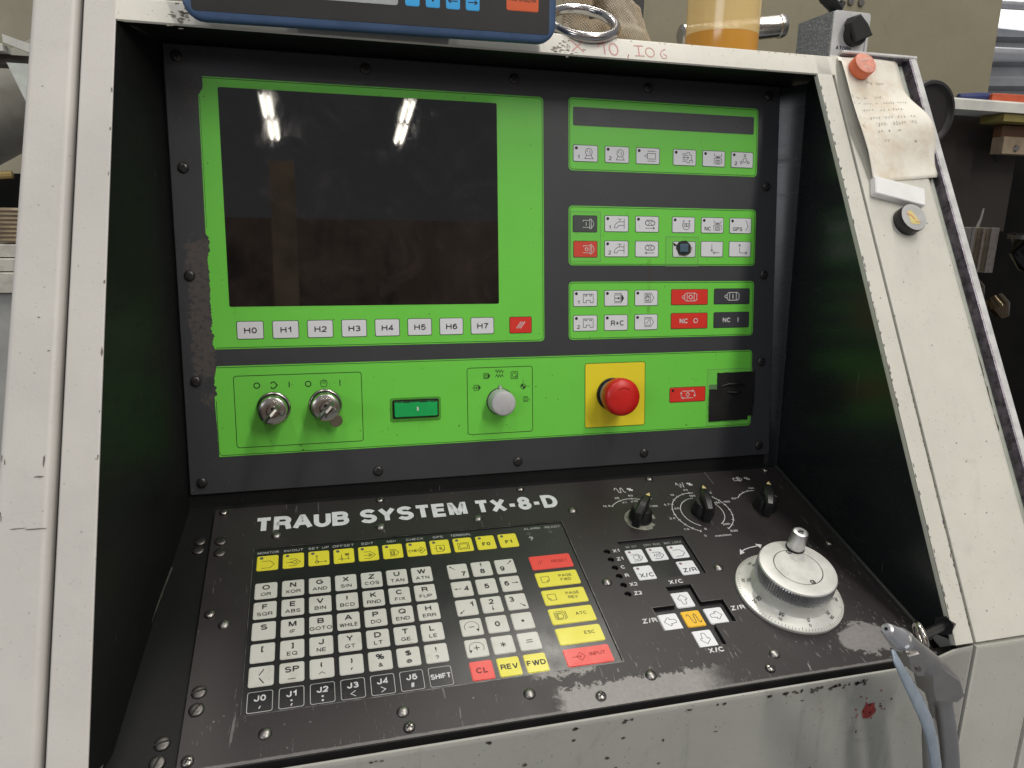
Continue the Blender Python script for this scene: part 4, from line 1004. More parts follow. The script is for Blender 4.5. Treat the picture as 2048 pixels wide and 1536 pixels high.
def tape_strip(x0, x1, y0, y1, h, jag):
    rg = random.Random(int(y0*7)); pts = []
    n = 14
    top = [(x0+(x1-x0)*i/n, -y0+rg.uniform(-.25, .25)) for i in range(n+1)]
    bot = [(x0+(x1-x0)*i/n, -y1+rg.uniform(-.25, .25)) for i in range(n+1)]
    rj = [(x1+rg.uniform(-jag, jag*0.6), -y0-(y1-y0)*i/5) for i in range(1, 5)]
    lj = [(x0+rg.uniform(-jag*0.5, jag*0.5), -y1+(y1-y0)*i/5) for i in range(1, 5)]
    mb = MB(); lp = bot[::1] + rj[::-1] + top[::-1] + lj[::-1]
    mb.prism(lp, h-0.4, h, 0)
    return put('black_tape', mb, TAPE, UP, smooth=30)
tape_strip(508.0, 552.6, 282.4, 301, 1.0, 0.5); tape_strip(498.8, 552.4, 299.6, 318, 1.35, 0.6); tape_strip(498.6, 550.5, 315.5, 329.5, 1.7, 0.6); tape_strip(498.8, 544.4, 326, 333.6, 1.5, 0.6)
mb = MB(); mb.tube([(512, -297, 1.5), (520, -294.6, 2.2), (530, -294.6, 2.4), (541, -296.4, 1.6)], [0.5, 1.2, 1.2, 0.4], 8); mb.tube([(520, -303, 1.9), (528, -304, 2.6), (536, -303.6, 1.7)], [0.6, 1.6, 0.5], 8)
put('tape_crease', mb, TAPE, UP)

# ---- screws round the edge
def screw_meshes(r, hh, matl, slot=False, nm='screw', dark=BLACKOX):
    mb = MB(); mb.lathe([(r, 0), (r, hh*0.35), (r*0.93, hh*0.62), (r*0.72, hh*0.86), (r*0.4, hh*0.98), (0.01, hh)], seg=20)
    a = mb.mesh(nm, matl, 50)
    mb = MB()
    if slot: mb.box(-r*0.95, r*0.95, -r*0.13, r*0.13, hh*0.3, hh*1.015)
    else:
        mb.box(-r*0.62, r*0.62, -r*0.13, r*0.13, hh*0.5, hh*1.02); mb.box(-r*0.13, r*0.13, -r*0.62, r*0.62, hh*0.5, hh*1.025)
    b = mb.mesh('recess', dark, 0)
    return a, b
CAVITY = simple('screw_cavity', (0.006, 0.006, 0.006), 0.7)
S_UP = screw_meshes(4.6, 2.4, simple('black_screw', (0.055, 0.052, 0.050), 0.30, 0.6, var=0.4, vs=300), dark=CAVITY)
def screw(parent, meshes, x, y, h=0, rot=0, name='screw'):
    a = link(name, meshes[0], parent, (x, -y, h), rot)
    link('recess', meshes[1], a)
    return a
fx = (0, 154.4, 290.6, 425.8, 560); fy = (0, 90.3, 180.7, 272.2, 362.7)
for i in range(5):
    for j in range(5):
        if i in (0, 4) or j in (0, 4): screw(UP, S_UP, fx[i], fy[j], 0, rng.uniform(0, 1.5))
# ------------------------------------------------------------------ lower panel: keyboard, overrides, handwheel
LP = thing('keyboard_panel', 'sloping black worn metal keyboard panel with white and yellow keys and handwheel', 'keyboard panel', F_LOW)
def rc(x0, x1, y0, y1, r=0.8): return rrect((x0+x1)/2, -(y0+y1)/2, x1-x0, y1-y0, r, 2)
outer = rc(11.5, 571.0, -1.0, 246.0, 1.2)
win1 = rc(45.6, 315.4, 53.0, 211.6)
win2 = rc(357.6, 422.8, 87.2, 135.6)
cr = [(379.4, 145.8), (402.8, 145.8), (402.8, 165.6), (422.6, 165.6), (422.6, 189.6), (402.8, 189.6), (402.8, 209.4), (379.4, 209.4), (379.4, 189.6), (358.2, 189.6), (358.2, 165.6), (379.4, 165.6)]
win3 = [(x, -y) for x, y in cr]
leds = [(344.1, y) for y in (98.2, 108.2, 118.2, 128.2, 138.6, 148.6)]
filled([outer, win1, win2, win3] + [circle(x, -y, 3.0, 16) for x, y in leds], -2.2, 0, 'plate', WORN, LP)
# thin rubbed rims round the cut-outs
RIM = simple('rubbed_rim', (0.13, 0.125, 0.12), 0.4, 0.4, var=0.6, vs=120)
for pts, w, h in (([(46.2, -211.0), (46.2, -53.6), (314.8, -53.6)], 0.5, -0.3), ([(315.6, -53), (315.6, -211.9), (48, -211.9)], 0.7, 0.06), ([(357.4, -87), (422.9, -87), (422.9, -135.8)], 0.4, 0.06),
                  ([(x, -y) for x, y in cr[1:6]], 0.4, 0.06), ([(x, -y) for x, y in (cr[11], cr[10], cr[9])], 0.35, 0.06)):
    mb = Flat(); mb.ribbon(pts, w, h); put('cutout_rim', mb, RIM, LP, smooth=0)
# membranes below the cut-outs
mb = MB(); mb.box(44, 317, -213, -51.5, -2.6, -1.2); MEM = put('keyboard_membrane', mb, MEMBRANE, LP)
mb = MB(); mb.box(356, 424.5, -137, -86, -3.4, -2.0); put('key_membrane', mb, MEMBRANE, LP)
mb = MB(); mb.box(357, 424, -210.5, -144.5, -4.6, -3.4); put('key_membrane', mb, MEMBRANE, LP)
for x, y in leds:
    mb = MB(); mb.lathe([(2.9, -4.4), (2.9, -3.6), (2.2, -2.6), (0.01, -2.1)], x, -y, 16); put('lamp_lens', mb, simple('smoked_lens', (0.03, 0.03, 0.032), 0.15), LP) if x == 0 else put('lamp_lens', mb, KEYBLACK, LP)
for t, (x, y) in zip(('X1', 'Z1', 'C', 'R', 'X2', 'Z2'), leds):
    mb = Flat(); mb.text(t, x+5.4, -y, 4.0, 0.08, bold=0.012, align='L'); put('lettering', mb, WHITEINK, LP, smooth=0)
for t, x, y in (('X/C', 391.0, 141.2), ('X/C', 391.6, 213.4), ('Z/R', 430.6, 176.4), ('Z/R', 351.0, 178.0)):
    mb = Flat(); mb.text(t, x, -y, 4.6, 0.08, bold=0.012, sx=1.1); put('lettering', mb, WHITEINK, LP, smooth=0)
TITLE = simple('title_white', (0.66, 0.68, 0.70), 0.45, var=0.1, vs=150, dirt=0.5)
for t, x, w in (('TRAUB', 85.4, 78.8), ('SYSTEM', 183.2, 96.4), ('TX-8-D', 279.6, 79.6)):
    mb = Flat(); mb.text(t, x, -24.2, 18.6, 0.08, w=w, bold=0.024); put('title_lettering', mb, TITLE, LP, smooth=0)

# ---- keyboard
def lkey(x, y, w, h, mat, base=-1.25, top=-0.75, edge=None, name='key'):
    return key(x, y, w, h, mat, edge or mat, name, LP, 1.6, base, top, 0.35)
KX = [57.75+20.35*i for i in range(7)]
rows = [101.3+20.03*i for i in range(6)]
lett = [['O OR', 'N XOR', 'G AND', 'X SIN', 'Z COS', 'U TAN', 'W ATN'], ['F SQR', 'E ABS', 'V BIN', 'I BCD', 'K RND', 'C FIX', 'R FUP'],
        ['S ', 'M IF', 'B GOTO', 'A WHILE', 'P DO', 'Q END', 'H ERR'], ['[ ', '] EQ', 'J NE', 'Y GT', 'D LT', 'T GE', 'L LE'],
        ['/ \\', 'SP _', '( ^', ') ,', '% &', '$ @', '! ?']]
for j, rw in enumerate(lett):
    for i, t in enumerate(rw):
        a, b = t.split(' ')
        k = lkey(KX[i], rows[j], 16.8, 16.8, KEYIVORY)
        def d(mb, h, a=a, b=b):
            if a == '/':
                poly(mb, h, [(1.6, 5.4), (-1.6, 0.6)], [(-1.4, -1.4), (1.8, -6.2)], w=0.75); return
            if a in '[]()': mb.text(a, 0, 3.0, 4.6, h, bold=0.018)
            elif a == 'SP': mb.text(a, 0, 2.4, 5.0, h, bold=0.010, sx=1.1)
            else: mb.text(a, 0, 3.3, 5.0, h, bold=0.014, sx=1.15)
            if b == '_': poly(mb, h, [(-2.6, -5.6), (2.6, -5.6)], w=0.6)
            elif b == '^': poly(mb, h, [(-2.2, -5.0), (0, -3.2), (2.2, -5.0)], w=0.5)
            elif b == ',': poly(mb, h, [(0.5, -3.0), (-0.5, -4.8)], w=0.8)
            elif b: mb.text(b, 0, -3.9, 3.5, h, sx=1.12, w=13.6 if b == 'WHILE' else None)
        sym(k, d, INK, -0.75, 'lettering')
WOUT = simple('white_outline', (0.50, 0.50, 0.49), 0.5, var=0.2)
for i, (a, b) in enumerate((('J0', ','), ('J1', ';'), ('J2', ':'), ('J3', '<'), ('J4', '>'), ('J5', '#'), ('SHIFT', ''))):
    k = key(KX[i], rows[5]+0.2, 16.6, 16.4, MEMBRANE, WOUT, 'key', LP, 1.6, -1.25, -0.9, 0.42)
    def d(mb, h):
        if not b: mb.text(a, 0, 0, 4.4, h, w=14.4, bold=0.008); return
        mb.text(a, 0, 2.6, 4.8, h, bold=0.012, sx=1.05)
        if b == ',': poly(mb, h, [(0.5, -3.6), (-0.4, -5.6)], w=0.8)
        elif b == ';': mb.disc(0, -2.6, .75, h); poly(mb, h, [(0.5, -5.0), (-0.4, -6.8)], w=0.8)
        elif b == ':': mb.disc(0, -2.8, .8, h); mb.disc(0, -6.0, .8, h)
        elif b == '<': poly(mb, h, [(1.6, -2.0), (-1.6, -4.2), (1.6, -6.4)], w=0.55)
        elif b == '>': poly(mb, h, [(-1.6, -2.0), (1.6, -4.2), (-1.6, -6.4)], w=0.55)
        else: mb.text('#', 0, -4.0, 4.2, h)
    sym(k, d, WHITEINK, -0.9, 'lettering')
# number block
NX = (209.9, 230.2, 250.6); nrows = [102.0+19.92*i for i in range(6)]
def num_key(i, j, mat, draw, ink=INK):
    k = lkey(NX[i], nrows[j], 16.8, 16.5, mat); sym(k, draw, ink, -0.75, 'lettering'); return k
def nk(t, tx, ty, a=None):
    def d(mb, h):
        mb.text(t, tx, ty, 5.2, h, bold=0.014, sx=1.05)
        if a:
            x0, y0, x1, y1 = a; mb.ribbon([(x0, y0), (x1, y1)], 0.6, h)
            an = math.atan2(y1-y0, x1-x0); mb.flat([(x1+0.6*math.cos(an), y1+0.6*math.sin(an)), (x1-2.0*math.cos(an+.5), y1-2.0*math.sin(an+.5)), (x1-2.0*math.cos(an-.5), y1-2.0*math.sin(an-.5))], h+0.01)
    return d
for (i, j, t, tx, ty, a) in ((0, 0, '7', 4.0, -3.6, (-2.4, 1.8, -6.4, 5.8)), (1, 0, '8', 0, -2.8, (0, 2.2, 0, 6.4)), (2, 0, '9', -3.2, -2.4, (2.2, 2.0, 6.2, 5.8)),
        (0, 1, '4', 3.6, 0, (-0.6, 0, -6.2, 0)), (1, 1, '5', 0, 0, None), (2, 1, '6', -3.4, 0.4, (1.0, 0.4, 6.4, 0.4)),
        (0, 2, '1', 4.4, 2.6, (-2.4, -2.6, -6.0, -6.0)), (1, 2, '2', 0, 3.0, (0, -1.6, 0, -6.0)), (2, 2, '3', -3.6, 2.8, (2.4, -2.4, 6.0, -5.6)), (1, 3, '0', 0, 0, None)):
    num_key(i, j, KEYIVORY, nk(t, tx, ty, a))
def turn(sg, left):
    def d(mb, h):
        pts = [(5.6*math.cos(R(a)), 5.2*math.sin(R(a))) for a in range(-35, 216, 12)]
        mb.ribbon(pts, 0.4, h)
        x, y = pts[-1] if left else pts[0]
        mb.flat([(x, y-2.2), (x+(1.6 if left else 1.0), y+0.6), (x-(1.0 if left else 1.6), y+0.6)], h+.01)
        mb.ribbon([(-2.2, 0), (2.2, 0)], 0.7, h)
        if sg: mb.ribbon([(0, 2.2), (0, -2.2)], 0.7, h+.01)
    return d
num_key(0, 3, KEYIVORY, turn(0, False)); num_key(0, 4, KEYIVORY, turn(1, True))
num_key(2, 3, KEYIVORY, lambda mb, h: mb.disc(0, 0, 1.2, h))
num_key(1, 4, KEYIVORY, lambda mb, h: poly(mb, h, *[[(2.2*math.cos(R(a)), 2.2*math.sin(R(a))), (-2.2*math.cos(R(a)), -2.2*math.sin(R(a)))] for a in (30, 90, 150)], w=0.7))
num_key(2, 4, KEYIVORY, lambda mb, h: poly(mb, h, [(-2.4, 1.0), (2.4, 1.0)], [(-2.4, -1.0), (2.4, -1.0)], w=0.7))
num_key(0, 5, KEYRED2, lambda mb, h: mb.text('CL', 0, 0, 5.0, h, bold=0.012), simple('red_key_ink', (0.17, 0.012, 0.012), .5))
num_key(1, 5, KEYYELLOW, lambda mb, h: mb.text('REV', 0, 0, 4.6, h, bold=0.010)); num_key(2, 5, KEYYELLOW, lambda mb, h: mb.text('FWD', 0, 0, 4.6, h, bold=0.012))
# wide column
FADE = simple('worn_red_ink', (0.32, 0.018, 0.014), .5); OLIVE = simple('olive_ink', (0.11, 0.10, 0.02), .5)
def wide(j, mat, draw, ink):
    k = lkey(291.3, nrows[j], 36.8, 16.2, mat); sym(k, draw, ink, -0.75, 'lettering')
def ic_in(mb, h, ox=-5.6):
    cpoly(mb, h, [(ox-1.8, 0), (ox+1.6, 3.6), (ox+5.0, 0), (ox+1.6, -3.6)]); arrow(mb, h, ox-5.4, 0, ox+2.0, 0, 1.6, .5)
def page(mb, h, left):
    s = -1 if left else 1
    cpoly(mb, h, [(-11-s*3.4, 3.2), (-11+s*3.4, 3.2), (-11+s*3.4, -1.2), (-11+s*1.4, -3.2), (-11-s*3.4, -3.2)]); poly(mb, h, [(-11+s*3.4, -1.2), (-11+s*1.4, -1.2), (-11+s*1.4, -3.2)])
wide(0, KEYRED2, lambda mb, h: (poly(mb, h, [(-12.5, -2.4), (-9.6, 2.4)], [(-10.5, -2.4), (-7.6, 2.4)]), mb.text('RESET', 7.4, 0, 3.2, h)), FADE)
wide(1, KEYYELLOW, lambda mb, h: (page(mb, h, False), mb.text('PAGE', 7.2, 2.6, 3.0, h), mb.text('FWD', 6.6, -1.8, 3.0, h)), OLIVE)
wide(2, KEYYELLOW, lambda mb, h: (page(mb, h, True), mb.text('PAGE', 7.2, 2.6, 3.0, h), mb.text('REV', 6.6, -1.8, 3.0, h)), OLIVE)
def ic_atc(mb, h):
    cpoly(mb, h, [(-13, 3), (-6, 3), (-6, -3.4), (-13, -3.4)], circle(-9.6, -0.2, 2.4, 12)); poly(mb, h, [(-13, 4.6), (-6, 4.6)], [(-14.2, 4.6), (-14.2, -3)], [(-12, 3), (-12, -3.4)], [(-4.8, 4.6), (-4.8, -3)], w=.5)
wide(3, KEYYELLOW, lambda mb, h: (ic_atc(mb, h), mb.text('ATC', 7.6, 0.6, 3.2, h)), OLIVE)
wide(4, KEYYELLOW, lambda mb, h: mb.text('ESC', 8.2, 1.2, 3.2, h), OLIVE)
wide(5, KEYRED2, lambda mb, h: (ic_in(mb, h, -7.5), mb.text('INPUT', 7.4, 1.0, 3.2, h)), FADE)
# mode row
def dled(mb, h): mb.disc(-4.8, 5.6, 1.5, h, mi=1)
def ic_prog(mb, h): poly(mb, h, [(-4.6, 1.8), (2.0, 1.8), (5.4, -2.2), (2.0, -6.0), (-4.6, -6.0)], w=.5)
def ic_io(mb, h):
    poly(mb, h, [(-3.4, 1.6), (1.6, 1.6), (5.6, -2.2), (1.6, -6.0), (-3.4, -6.0)], w=.45); cpoly(mb, h, [(-1.0, -2.2), (1.0, -0.2), (3.0, -2.2), (1.0, -4.2)], w=.45); arrow(mb, h, -5.6, -2.2, -1.0, -2.2, 1.4, .45)
def ic_setup(mb, h):
    arrow(mb, h, -1.6, -4.6, -1.6, 3.0, 1.5, .45); arrow(mb, h, -1.6, -4.6, 6.2, -4.6, 1.5, .45); cpoly(mb, h, circle(-1.6, -4.6, 1.4, 12), w=.5)
def ic_offset(mb, h):
    poly(mb, h, [(-4.6, -4.2), (4.8, -4.2)], [(-1.8, 1.6), (-1.8, -6.2)], [(3.4, 0), (3.4, -5)], w=.45); mb.text('W', 2.6, 1.2, 3.2, h, bold=.01); poly(mb, h, [(-3.4, -2.0), (-0.6, -4.0)], w=.4)
def ic_edit(mb, h):
    poly(mb, h, [(-4.0, 1.8), (1.6, 1.8), (5.6, -2.2), (1.6, -6.0), (-4.0, -6.0)], [(-4, -2.2), (2, -2.2)], w=.45); cpoly(mb, h, [(0.4, -0.4), (3.0, -2.2), (0.4, -4.0)], w=.45)
def ic_mdi(mb, h):
    poly(mb, h, [(-3.0, 1.8), (1.8, 1.8), (5.0, -2.2), (1.8, -6.0), (-3.0, -6.0)], w=.45); cpoly(mb, h, [(-2.0, 0.4), (1.2, 0.4), (1.2, -4.8), (-2, -4.8)], [(-1.2, -1), (.5, -1), (.5, -4), (-1.2, -4)], w=.45)
def ic_check(mb, h):
    mb.text('CHE', -3.4, -2.2, 3.0, h, w=7.4); mb.text('K', 3.8, -2.2, 3.0, h); cpoly(mb, h, [(0.6, -2.2), (3.8, 1.6), (7.2, -2.2), (3.8, -6.0)], w=.45)
def ic_gps(mb, h):
    cpoly(mb, h, [(-3.4, 1.4), (3.6, 1.4), (3.6, -4), (1.8, -6), (-3.4, -6)], w=.45); mb.text('9', 0, -2.2, 3.4, h); poly(mb, h, [(-5.2, -2), (-3.4, -2)], [(3.6, -4), (1.8, -4), (1.8, -6)], w=.4)
def ic_term(mb, h): cpoly(mb, h, [(-4.8, 1.8), (4.8, 1.8), (4.8, -5.8), (-4.8, -5.8)], rrect(0, -2, 7, 5, 1, 2), w=.5)
names = ['MONITOR', 'IN/OUT', 'SET UP', 'OFFSET', 'EDIT', 'MDI', 'CHECK', 'GPS', 'TERMINAL', '', '']
icons = [ic_prog, ic_io, ic_setup, ic_offset, ic_edit, ic_mdi, ic_check, ic_gps, ic_term, lambda mb, h: mb.text('F0', 0, -2.0, 4.4, h, bold=.012), lambda mb, h: mb.text('F1', 0, -2.0, 4.4, h, bold=.012)]
icons = icons[:11]
CAPM = simple('grey_caption', (0.36, 0.36, 0.36), .5)
def caption(mat, par, *a, **k):
    mb = Flat(); mb.text(*a, **k); put('lettering', mb, mat, par, smooth=0)
for i in range(11):
    x = 57.75+20.28*i
    k = lkey(x, 70.6+0.05*i, 16.8, 17.0, KEYYELLOW)
    mb = Flat(); dled(mb, -0.69); icons[i](mb, -0.69); put('symbol', mb, [INK if i > 5 else simple('brown_ink', (0.10, 0.075, 0.01), .5) if i == 0 else INK, INKGREY], k, smooth=0)
    if names[i]: caption(CAPM, MEM, names[i], x, -58.4, 2.7, -1.1, sx=1.2, w={'TERMINAL': 18.4, 'MONITOR': 16.8}.get(names[i]))
caption(CAPM, MEM, 'ALARM', 285.6, -58.6, 2.7, -1.1, sx=1.15); caption(CAPM, MEM, 'READY', 305.2, -58.8, 2.7, -1.1, sx=1.12)
caption(CAPM, MEM, '?', 281.6, -71.6, 5.6, -1.1, bold=.02)
mb = Flat(); mb.disc(281.1, -65.0, 1.8, -1.08); mb.disc(301.6, -65.0, 1.8, -1.08); put('lamp_dot', mb, simple('dull_lamp', (0.06, 0.06, 0.062), .3), MEM, smooth=0)
# M01 / dry run / lock keys
DIMC = simple('dim_caption', (0.26, 0.26, 0.26), .5)
for t, x in (('M 01', 369.2), ('DRY RUN', 389.6), ('M/C LOCK', 410.4)): caption(DIMC, LP, t, x, -93.2, 2.9, -1.9, sx=1.1, w={'DRY RUN': 15.8, 'M/C LOCK': 17.4}.get(t))
def fkey(x, y, draw, has_led=True, mat=KEYWHITE, base=-2.05, top=-1.5):
    k = lkey(x, y, 16.6, 16.4, mat, base, top)
    mb = Flat(); h = top+0.06
    if has_led: mb.disc(-4.6, 5.2, 1.4, h, mi=1)
    draw(mb, h)
    put('symbol', mb, [INK, simple('pinkish_lens', (0.24, 0.16, 0.145), .4)], k, smooth=0); return k
def m01(mb, h): ic_prog(mb, h); cpoly(mb, h, circle(-0.8, -2.0, 2.6, 14), w=.45); poly(mb, h, [(2.4, 1.6), (2.4, -5.8)], w=.45)
def dry(mb, h): ic_prog(mb, h); poly(mb, h, [(-4.4, -3.6), (-3, -0.4), (-2, -4), (-.6, 0), (.4, -4), (1.6, 1)], [(2.4, 1.6), (2.4, -5.8)], w=.45)
fkey(369.3, 105.5, m01); fkey(389.6, 105.2, dry); fkey(410.1, 105.1, ic_prog)
fkey(369.1, 125.8, lambda mb, h: mb.text('X/C', 0.6, -3.0, 4.8, h, sx=1.1)); fkey(410.0, 125.4, lambda mb, h: mb.text('Z/R', 0.6, -3.0, 4.8, h, sx=1.1))
def fat(rot):
    def d(mb, h):
        base = [(0, 5.2), (4.2, 1.2), (3.4, -0.4), (2.2, 0.2), (1.6, -4.6), (0, -5.2), (-1.6, -4.6), (-2.2, 0.2), (-3.4, -0.4), (-4.2, 1.2)]
        c, s = math.cos(R(rot)), math.sin(R(rot)); cpoly(mb, h, [(x*c-y*s, x*s+y*c) for x, y in base], w=.45)
    return d
for x, y, r in ((389.6, 158.9, 0), (369.0, 179.4, 90), (410.0, 179.0, 270), (389.6, 199.6, 180)): fkey(x, y, fat(r), False, KEYWHITE, -3.45, -2.7)
def wavy(mb, h):
    poly(mb, h, [(-5.0, 2.6), (-4.2, 4.2), (-3.0, 4.2), (-2.4, 2.6), (-1.6, -3.4), (-0.8, -4.6), (0.4, -4.6), (1.0, -3.0), (1.2, 3.0), (2.0, 4.4), (3.0, 4.2), (3.2, 2.4), (3.6, -3.0), (4.4, -4.4), (5.6, -4.0), (6.0, -2.2)], w=.6)
fkey(389.4, 179.2, wavy, False, KEYORANGE, -3.45, -2.7)

# ---- override knobs with printed scales
sc = Flat()
def arc(cx, cy, r, a0, a1, w=0.7, n=40): sc.ribbon([(cx+r*math.sin(R(a0+(a1-a0)*i/n)), -cy+r*math.cos(R(a0+(a1-a0)*i/n))) for i in range(n+1)], w, 0.08)
def tick(cx, cy, a, r0, r1, w=0.45): sc.ribbon([(cx+r0*math.sin(R(a)), -cy+r0*math.cos(R(a))), (cx+r1*math.sin(R(a)), -cy+r1*math.cos(R(a)))], w, 0.085)
def rtxt(t, cx, cy, a, r, cap=2.6): sc.text(t, cx+r*math.sin(R(a)), -cy+r*math.cos(R(a)), cap, 0.08, sx=1.2)
K1, K2, K3 = (391.6, 59.6), (457.2, 58.8), (524.4, 60.0)
arc(*K1, 29.0, -46, 30)
for a, t in ((-46, '12.5'), (-20, '25'), (6, '50'), (36, '100')): tick(*K1, a, 27.5, 30.5); rtxt(t, *K1, a-(5 if a < -30 else 0), 33.6)
for a, t in ((-15, 'X1'), (9, 'X10'), (52, 'X100')): rtxt(t, *K1, a, 25)
put('scale_print', sc, WHITEINK, LP, smooth=0); sc = Flat()
arc(*K2, 29.3, -152, 8); arc(*K2, 29.3, 42, 152); arc(*K2, 21.2, -150, 0); arc(*K2, 21.2, 55, 150)
for a in range(-150, 151, 15):
    if 12 < a < 40: continue
    tick(*K2, a, 27.6, 31)
for a, t in ((-158, '0'), (-128, '1.0'), (-108, ''), (-98, '2.0'), (-64, '5.7'), (-34, '10'), (-3, '20'), (38, '52'), (70, '100'), (148, '520')): rtxt(t, *K2, a, 34.4)
for a, t in ((-160, '0'), (-70, 'E0'), (2, '100'), (62, '150'), (142, '200')): rtxt(t, *K2, a, 24.6)
sc.text('mm/min', 461.5, -92.5, 2.6, 0.08, sx=1.25)
put('scale_print', sc, WHITEINK, LP, smooth=0); sc = Flat()
arc(*K3, 26.2, -50, 8); arc(*K3, 26.2, 44, 60)
for a, t in ((-56, '50'), (4, '100'), (40, '0')): rtxt(t, *K3, a, 30.0)
for a in (-50, -36, -22, -8): tick(*K3, a, 26, 28)
# pictograms above the scales
def wv(ox, oy, kind):
    if kind == 0: sc.ribbon([(ox-8.5, oy+1), (ox-7.5, oy+3.6), (ox-6, oy+3.6), (ox-5.4, oy+1), (ox-5, oy-2.6), (ox-4, oy-3.8), (ox-2.8, oy-3.4), (ox-2.4, oy+1), (ox-1.6, oy+3.4), (ox-.4, oy+3.4), (ox, oy+1), (ox+.4, oy-2.8), (ox+1.4, oy-3.8), (ox+2.4, oy-3)], 0.7, 0.08)
    elif kind == 1: sc.ribbon([(ox-7.5, oy), (ox-6.2, oy+3.6), (ox-3.6, oy-4), (ox-2.4, oy+2), (ox-.4, oy-4), (ox+.8, oy+3.6)], 0.7, 0.08)
    else:
        for q in ([(ox-8, oy+2), (ox-3.6, oy+2), (ox-3.6, oy-2), (ox-8, oy-2)],): sc.ribbon(q, 0.6, 0.08, True)
        for q in ([(ox-2.8, oy+3.4), (ox-1.4, oy+3.4), (ox-1.4, oy-3.4), (ox-2.8, oy-3.4)],): sc.ribbon(q, 0.6, 0.08, True)
        sc.ribbon([(ox-.8, oy+2.8), (ox+1.6, oy), (ox-.8, oy-2.8)], 0.6, 0.08)
    sc.text('%', ox+7.6, oy, 5.0, 0.08, bold=.008, sx=1.1)
put('scale_print', sc, WHITEINK, LP, smooth=0)
for args in ((390.5, -16.8, 0), (456.4, -16.0, 1), (523.0, -14.4, 2)):
    sc = Flat(); wv(*args); put('pictogram', sc, WHITEINK, LP, smooth=0)
# turning arrow beside the handwheel
sc = Flat()
sc.ribbon([(468.0, -115.2), (473, -112.9), (479, -111.4), (487, -110.4)], 1.0, 0.08)
sc.flat([(464.6, -118.9), (470.6, -117.0), (468.4, -111.6)], 0.085); sc.flat([(486.2, -107.4), (492.4, -109.4), (488.6, -113.6)][::-1], 0.085)
put('turning_arrow', sc, WHITEINK, LP, smooth=0)
# the grey rubbed patch round the first knob
mb = Flat(); rg = random.Random(11); pts = []
for i in range(60):
    a = 2*math.pi*i/60; r = 15.2 + rg.uniform(-.4, .4) + (1.2 if 200 < math.degrees(a) < 300 else 0) - (5.2 if 318 < math.degrees(a) < 352 else 0)
    pts.append((391.4+r*math.cos(a), -60.2+r*math.sin(a)*0.95))
mb.add([(x, y, 0.05) for x, y in pts] , [tuple(range(60))]); put('rubbed_patch', mb, simple('rubbed_grey', (0.28, 0.28, 0.235), 0.5, 0.2, var=0.35, vs=200), LP, smooth=0)
YTRI = simple('cream_pointer', (0.62, 0.52, 0.22), .5)
def wing_knob(c, ang):
    k = bpy.data.objects.new('override_knob', None); COL.objects.link(k); k.parent = LP; k.location = (c[0]*mm, -c[1]*mm, 0); k.rotation_euler[2] = -R(ang); k.scale = (1.16, 1.08, 1.1)
    mb = MB(); mb.lathe([(9.6, 0.1), (9.6, 3.0), (9.0, 4.6), (8.6, 9.0), (7.4, 11.4), (4, 12.0), (0.01, 12.0)], seg=32); put('skirt', mb, BLACKPL, k)
    mb = MB()
    def sec(y, w, top): return [(-w, y, 0.4), (w, y, 0.4), (w*0.92, y, top-1.2), (w*0.55, y, top), (-w*0.55, y, top), (-w*0.92, y, top-1.2)]
    mb.loops([sec(-14.2, 2.0, 9.5), sec(-13.0, 3.3, 14.6), (sec(-6, 4.2, 17.6)), sec(0, 4.4, 18.6), sec(7, 3.8, 19.0), sec(13.4, 2.4, 17.4), sec(14.8, 1.2, 14.0)]); put('wing', mb, BLACKPL, k)
    mb = Flat(); mb.flat([(-2.0, 9.4), (2.0, 9.4), (0, 14.0)], 19.1); put('pointer', mb, YTRI, k, smooth=0)
    return k
wing_knob(K1, 42); wing_knob(K2, 10); wing_knob(K3, 24)

# ---- handwheel
HW = bpy.data.objects.new('handwheel', None); COL.objects.link(HW); HW.parent = LP; HW.location = (483.3*mm, -168.0*mm, 0)
mb = MB(); mb.lathe([(44.8, 0.2), (44.8, 2.2), (44.3, 2.9), (37.0, 4.2), (33.2, 5.4), (31.9, 7.4), (31.6, 10.0), (31.6, 15.6), (30.6, 16.4)], seg=96); put('dial', mb, DIALWHITE, HW)
mb = Flat()
def dz(r): return 2.98 + (44.3-r)/(44.3-37.0)*1.3
for i in range(100):
    a = 2*math.pi*i/100; r1 = 40.6 if i % 10 == 0 else 41.6 if i % 5 == 0 else 42.2
    c, s = math.cos(a), math.sin(a); w = .16
    mb.add([(44.0*c-w*s, 44.0*s+w*c, dz(44.0)+.05), (44.0*c+w*s, 44.0*s-w*c, dz(44.0)+.05), (r1*c+w*s, r1*s-w*c, dz(r1)+.05), (r1*c-w*s, r1*s+w*c, dz(r1)+.05)], [(0, 3, 2, 1)])
put('graduation', mb, INK, HW, smooth=0)
mb = Flat()
for i in range(10):
    a = -90 - 7.0 + 36*i*-1
    for r, t in ((38.6, str((i*10) % 100)), (34.6, str((100-i*10) % 100))):
        b = Flat(); b.text(t, 0, 0, 2.7, 0, rot=0)
        ca, sa = math.cos(R(a)), math.sin(R(a))
        for (x, y, z) in [v for v in b.v]: pass
        # stand the figures on the cone, feet outward
        def xf(p):
            u, v = p[0], p[1]
            rr = r - v if False else r + (-v)
            ang = R(a) + u/r
            hgt = dz(rr) if rr > 37 else 4.28 + (37-rr)/3.5*2.3
            return (rr*math.cos(ang), rr*math.sin(ang), hgt+.07)
        mb.add([xf(v) for v in b.v], b.f)
put('dial_figures', mb, INK, HW, smooth=0)
mb = MB(); mb.lathe([(32.0, 16.2), (32.5, 16.8), (32.5, 27.6), (32.0, 28.4)], seg=352, rmod=lambda i: 1.0 if i % 4 < 2 else 0.955)
